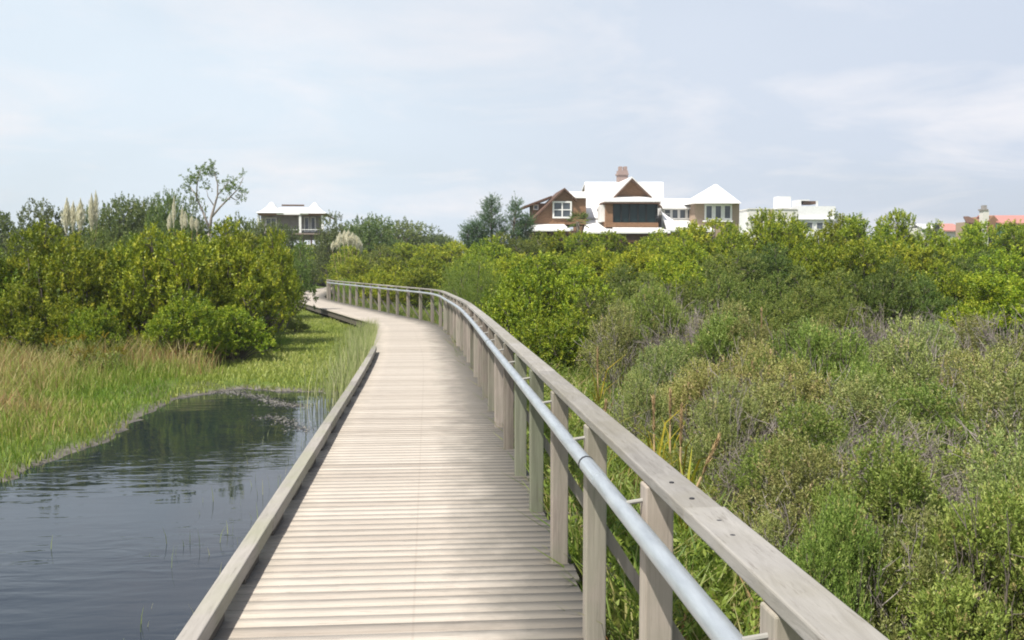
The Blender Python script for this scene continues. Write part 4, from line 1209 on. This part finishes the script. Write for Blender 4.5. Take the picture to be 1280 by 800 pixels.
mb.sheet([(l0[0], -2.4, l0[1]), (l1[0], -2.4, l1[1]), (u1_[0], -0.52, u1_[1]), (u0_[0], -0.52, u0_[1])], 0.12); mb.build('wing_skirt_roof', m_roof, T)
mb = MB(); H_.box(mb, 662, 288, 732, 334, -0.4, 4.9); mb.build('wing_lower_wall', m_wtrim, T)

# --- white pavilion on the left
H_ = House('pavilion', 'white pavilion with two peaked roofs and slim columns beyond the left trees', 'pavilion', 365, 110)
P = H_.p; T = H_.t


def peak_roof(x0, x1, yb, xa, ya, d0, d1, name):
    mb = MB(); cx_, cz = P(xa, ya); a = P(x0, yb); b = P(x1, yb); dm = (d0 + d1) / 2
    rings = []
    for f_, h_ in ((1.0, 0.0), (0.62, 0.24), (0.32, 0.58), (0.10, 0.94), (0.0, 1.0)):   # concave tent profile
        rings.append([(cx_ + (a[0] - cx_) * f_, dm + (d0 - dm) * f_, a[1] + (cz - a[1]) * h_), (cx_ + (b[0] - cx_) * f_, dm + (d0 - dm) * f_, a[1] + (cz - a[1]) * h_),
                      (cx_ + (b[0] - cx_) * f_, dm + (d1 - dm) * f_, a[1] + (cz - a[1]) * h_), (cx_ + (a[0] - cx_) * f_, dm + (d1 - dm) * f_, a[1] + (cz - a[1]) * h_)])
    vs = [p_ for r2 in rings for p_ in r2]
    fs = [(i * 4 + k, i * 4 + (k + 1) % 4, i * 4 + 4 + (k + 1) % 4, i * 4 + 4 + k) for i in range(len(rings) - 1) for k in range(4)] + [(3, 2, 1, 0)]
    mb.add(vs, fs); return mb.build(name, m_roof, T)


peak_roof(319, 353.5, 266, 336, 251, 0, 4, 'roof'); peak_roof(374, 409, 266.5, 390.5, 251.5, 0, 4, 'roof')
mb = MB(); l0, l1, u0_, u1_ = P(345, 266), P(385, 266), P(345, 258), P(385, 258)
mb.sheet([(l0[0], 0.3, l0[1]), (l1[0], 0.3, l1[1]), (u1_[0], 2.2, u1_[1]), (u0_[0], 2.2, u0_[1])], 0.2); ln_ = mb.build('link_roof', m_roof, T)
mb = MB(); H_.box(mb, 352, 255.6, 380, 257.6, 2.25, 2.5); mb.build('ridge_rail', m_wtrim, ln_)
mb = MB(); H_.box(mb, 322, 266.8, 406, 269, 0.35, 3.6); mb.build('beam', m_shingle, T)
mb = MB(); H_.box(mb, 326, 269.2, 404, 300, 2.4, 3.4); mb.build('wall', m_pav, T)
for q in (321.5, 373.5, 401.5):
    mb = MB(); H_.box(mb, q, 269.2, q + 3.2, 291, 0.4, 0.7); mb.build('column', m_trim, T)
for q in (380, 388):
    H_.window(q, 271, q + 7, 290, 2.4, 1, 1, fw=0.12)
H_.window(332, 272, 346, 288, 2.4, 2, 1, fw=0.10)
mb = MB(); H_.box(mb, 319, 291.2, 409, 293.2, 0.2, 3.6); mb.build('floor', m_floor, T)
mb = MB(); H_.box(mb, 319, 286.5, 372, 287.5, 0.25, 0.35); H_.box(mb, 377, 286.5, 401, 287.5, 0.25, 0.35); mb.build('balustrade', m_trim, T)
for q in (324, 350, 378, 388, 400):
    mb = MB(); H_.box(mb, q, 293.3, q + 2.2, 330, 0.5, 0.8); mb.build('stilt', m_wtrim, T)
mb = MB(); a, b = P(408, 267.5), P(415, 271); mb.sheet([(a[0], 1.2, a[1]), (b[0], 1.2, b[1]), (b[0], 4, b[1]), (a[0], 4, a[1])], 0.2); mb.build('lean_to_roof', m_wtrim, T)

# --- white flat-roofed buildings right of the brown house
H_ = House('flat_roofed_building', 'cream flat-roofed building with a white box on its roof', 'building', 966, 140); T = H_.t
mb = MB(); H_.box(mb, 937, 262, 996.5, 334, 0, 8); mb.build('wall', m_cream2, T)
mb = MB(); H_.box(mb, 936, 260.4, 997, 262, -0.1, 8.1); mb.build('parapet', m_cream2, T)
mb = MB(); H_.box(mb, 973, 245.5, 988.5, 260.3, 2, 4); mb.build('roof_box', m_white, T)
mb = MB(); H_.box(mb, 962, 263, 966, 278, -0.25, -0.003); mb.build('downpipe', m_tan, T)
mb = MB(); H_.box(mb, 924, 266, 934.5, 334, 1, 5); mb.build('side_wing', m_white, T)
H_.window(975, 277, 985, 285, 0)
H_ = House('flat_roofed_building', 'white flat-roofed building with a dark roof pergola', 'building', 1020, 142); T = H_.t
mb = MB(); H_.box(mb, 998.5, 257.5, 1043, 334, 0, 8); mb.build('wall', m_white, T)
mb = MB(); H_.box(mb, 998.5, 249.5, 1001.5, 257.4, 0.2, 3); H_.box(mb, 1001.5, 249.5, 1012, 251, 0.2, 3); H_.box(mb, 1020.5, 251, 1022.5, 257.4, 0.2, 0.5); mb.build('pergola_frame', m_white, T)
mb = MB(); H_.box(mb, 1004, 251.2, 1020.3, 255, 0.4, 3); mb.build('pergola_roof', m_wtrim, T)
mb = MB(); H_.box(mb, 998, 273, 1043.5, 274.6, -0.4, -0.003); mb.build('ledge', m_white, T)
for q in (1007, 1020, 1031):
    H_.window(q, 277.5, q + 9, 287, 0)
mb = MB(); H_.box(mb, 1043.2, 270, 1056, 334, 1, 6); mb.build('stair_block', m_cream2, T)
H_ = House('low_building', 'low white building right of the flat-roofed ones', 'building', 1068, 150); T = H_.t
mb = MB(); H_.box(mb, 1057, 274, 1080.5, 334, 0, 6); mb.build('wall', m_white, T)
mb = MB(); H_.box(mb, 1056, 272, 1081.5, 274, -0.3, 6.3); mb.build('roof', m_cream2, T)
H_.window(1062, 277, 1068, 283, 0)
# small white roof
H_ = House('small_house', 'small white-roofed house low behind the right bushes', 'house', 1160, 150); P = H_.p; T = H_.t
mb = MB(); H_.box(mb, 1155, 284, 1175, 334, 0, 6); mb.build('wall', m_cream2, T)
mb = MB(); a, b, c_, d_ = P(1152, 285), P(1177, 285), P(1170, 279), P(1156, 279)
mb.sheet([(a[0], -0.5, a[1]), (b[0], -0.5, b[1]), (c_[0], 3, c_[1]), (d_[0], 3, d_[1])], 0.2); mb.sheet([(d_[0], 3, d_[1]), (c_[0], 3, c_[1]), (b[0], 6.5, b[1]), (a[0], 6.5, a[1])], 0.2); mb.build('roof', m_roof, T)
mb = MB(); mb.poly([P(1164, 286), P(1172, 286), P(1170.5, 280.5)], -0.8, 0.5); mb.build('dormer', m_black, T)
# pinkish roof
H_ = House('pink_roofed_house', 'pink-roofed house left of the red-roofed one', 'house', 1192, 155); P = H_.p; T = H_.t
mb = MB(); H_.box(mb, 1183, 287, 1204, 334, 0, 6); mb.build('wall', m_cream2, T)
mb = MB(); a, b, c_, d_ = P(1178, 288), P(1208, 288), P(1203, 278.5), P(1187, 278.5)
mb.sheet([(a[0], -0.5, a[1]), (b[0], -0.5, b[1]), (c_[0], 3, c_[1]), (d_[0], 3, d_[1])], 0.2); mb.sheet([(d_[0], 3, d_[1]), (c_[0], 3, c_[1]), (b[0], 6.5, b[1]), (a[0], 6.5, a[1])], 0.2); mb.build('roof', m_red, T)
# red-roofed house at the frame edge
H_ = House('red_roofed_house', 'red-tiled house with a pale chimney at the right frame edge', 'house', 1262, 130); P = H_.p; T = H_.t
mb = MB(); H_.box(mb, 1246, 279, 1330, 334, 0, 7); mb.build('wall', m_green, T)
mb = MB(); mb.poly([P(1236, 292), P(1252, 292), P(1252, 278), P(1244, 269), P(1237, 276)], 0.3, 6.5); mb.build('gable', m_shingle, T)
mb = MB(); a, b, c_, d_ = P(1249, 279), P(1340, 279), P(1340, 267.5), P(1240, 267.5)
mb.sheet([(a[0], -0.8, a[1]), (b[0], -0.8, b[1]), (c_[0], 3.4, c_[1]), (d_[0], 3.4, d_[1])], 0.2); mb.sheet([(d_[0], 3.4, d_[1]), (c_[0], 3.4, c_[1]), (b[0], 7.6, b[1]), (a[0], 7.6, a[1])], 0.2); rf = mb.build('roof', m_red, T)
mb = MB(); H_.box(mb, 1229.3, 263, 1234.8, 330, 0.5, 1.5); ch = mb.build('chimney', m_cream2, T)
mb = MB(); H_.box(mb, 1230.3, 256.5, 1233.6, 261, 0.6, 1.4); H_.box(mb, 1228.5, 261, 1235.5, 262.9, 0.4, 1.6); mb.build('cap', m_pav, ch)
mb = MB(); H_.box(mb, 1214, 277, 1228.3, 334, 1, 5); mb.build('side_wall', m_tan, T)
mb = MB(); a, b, c_, d_ = P(1211, 278), P(1229, 278), P(1226, 269), P(1219, 269); mb.sheet([(a[0], 0.5, a[1]), (b[0], 0.5, b[1]), (c_[0], 3, c_[1]), (d_[0], 3, d_[1])], 0.2); mb.build('side_roof', m_wtrim, T)

m_air, nt, out = new_mat('hazy_air')
pv = nt.nodes.new('ShaderNodeVolumePrincipled'); pv.inputs['Color'].default_value = (0.92, 0.95, 1.0, 1); pv.inputs['Density'].default_value = HAZE; pv.inputs['Anisotropy'].default_value = 0.2
nt.links.new(pv.outputs[0], out.inputs['Volume'])
mb = MB(); mb.box(-430, 430, -110, 560, -2.2, 16); tag(mb.build('haze', m_air), kind='stuff')

# unused prototypes must not be left standing at the origin
for lst in PROTO.values():
    for t, _, _, used in lst:
        if not used:
            for ch in list(t.children): bpy.data.objects.remove(ch)
            bpy.data.objects.remove(t)

# ------------------------------------------------------------------ render settings
SC.view_settings.view_transform = 'Standard'; SC.view_settings.look = 'None'
SC.view_settings.exposure = 0.28; SC.view_settings.gamma = 1.0; SC.view_settings.use_curve_mapping = False
SC.render.engine = 'CYCLES'
cy = SC.cycles
cy.max_bounces = 6; cy.diffuse_bounces = 2; cy.glossy_bounces = 3; cy.transmission_bounces = 4; cy.transparent_max_bounces = 4
cy.use_denoising = True
cy.pixel_filter_type = 'BLACKMAN_HARRIS'; cy.filter_width = 1.9
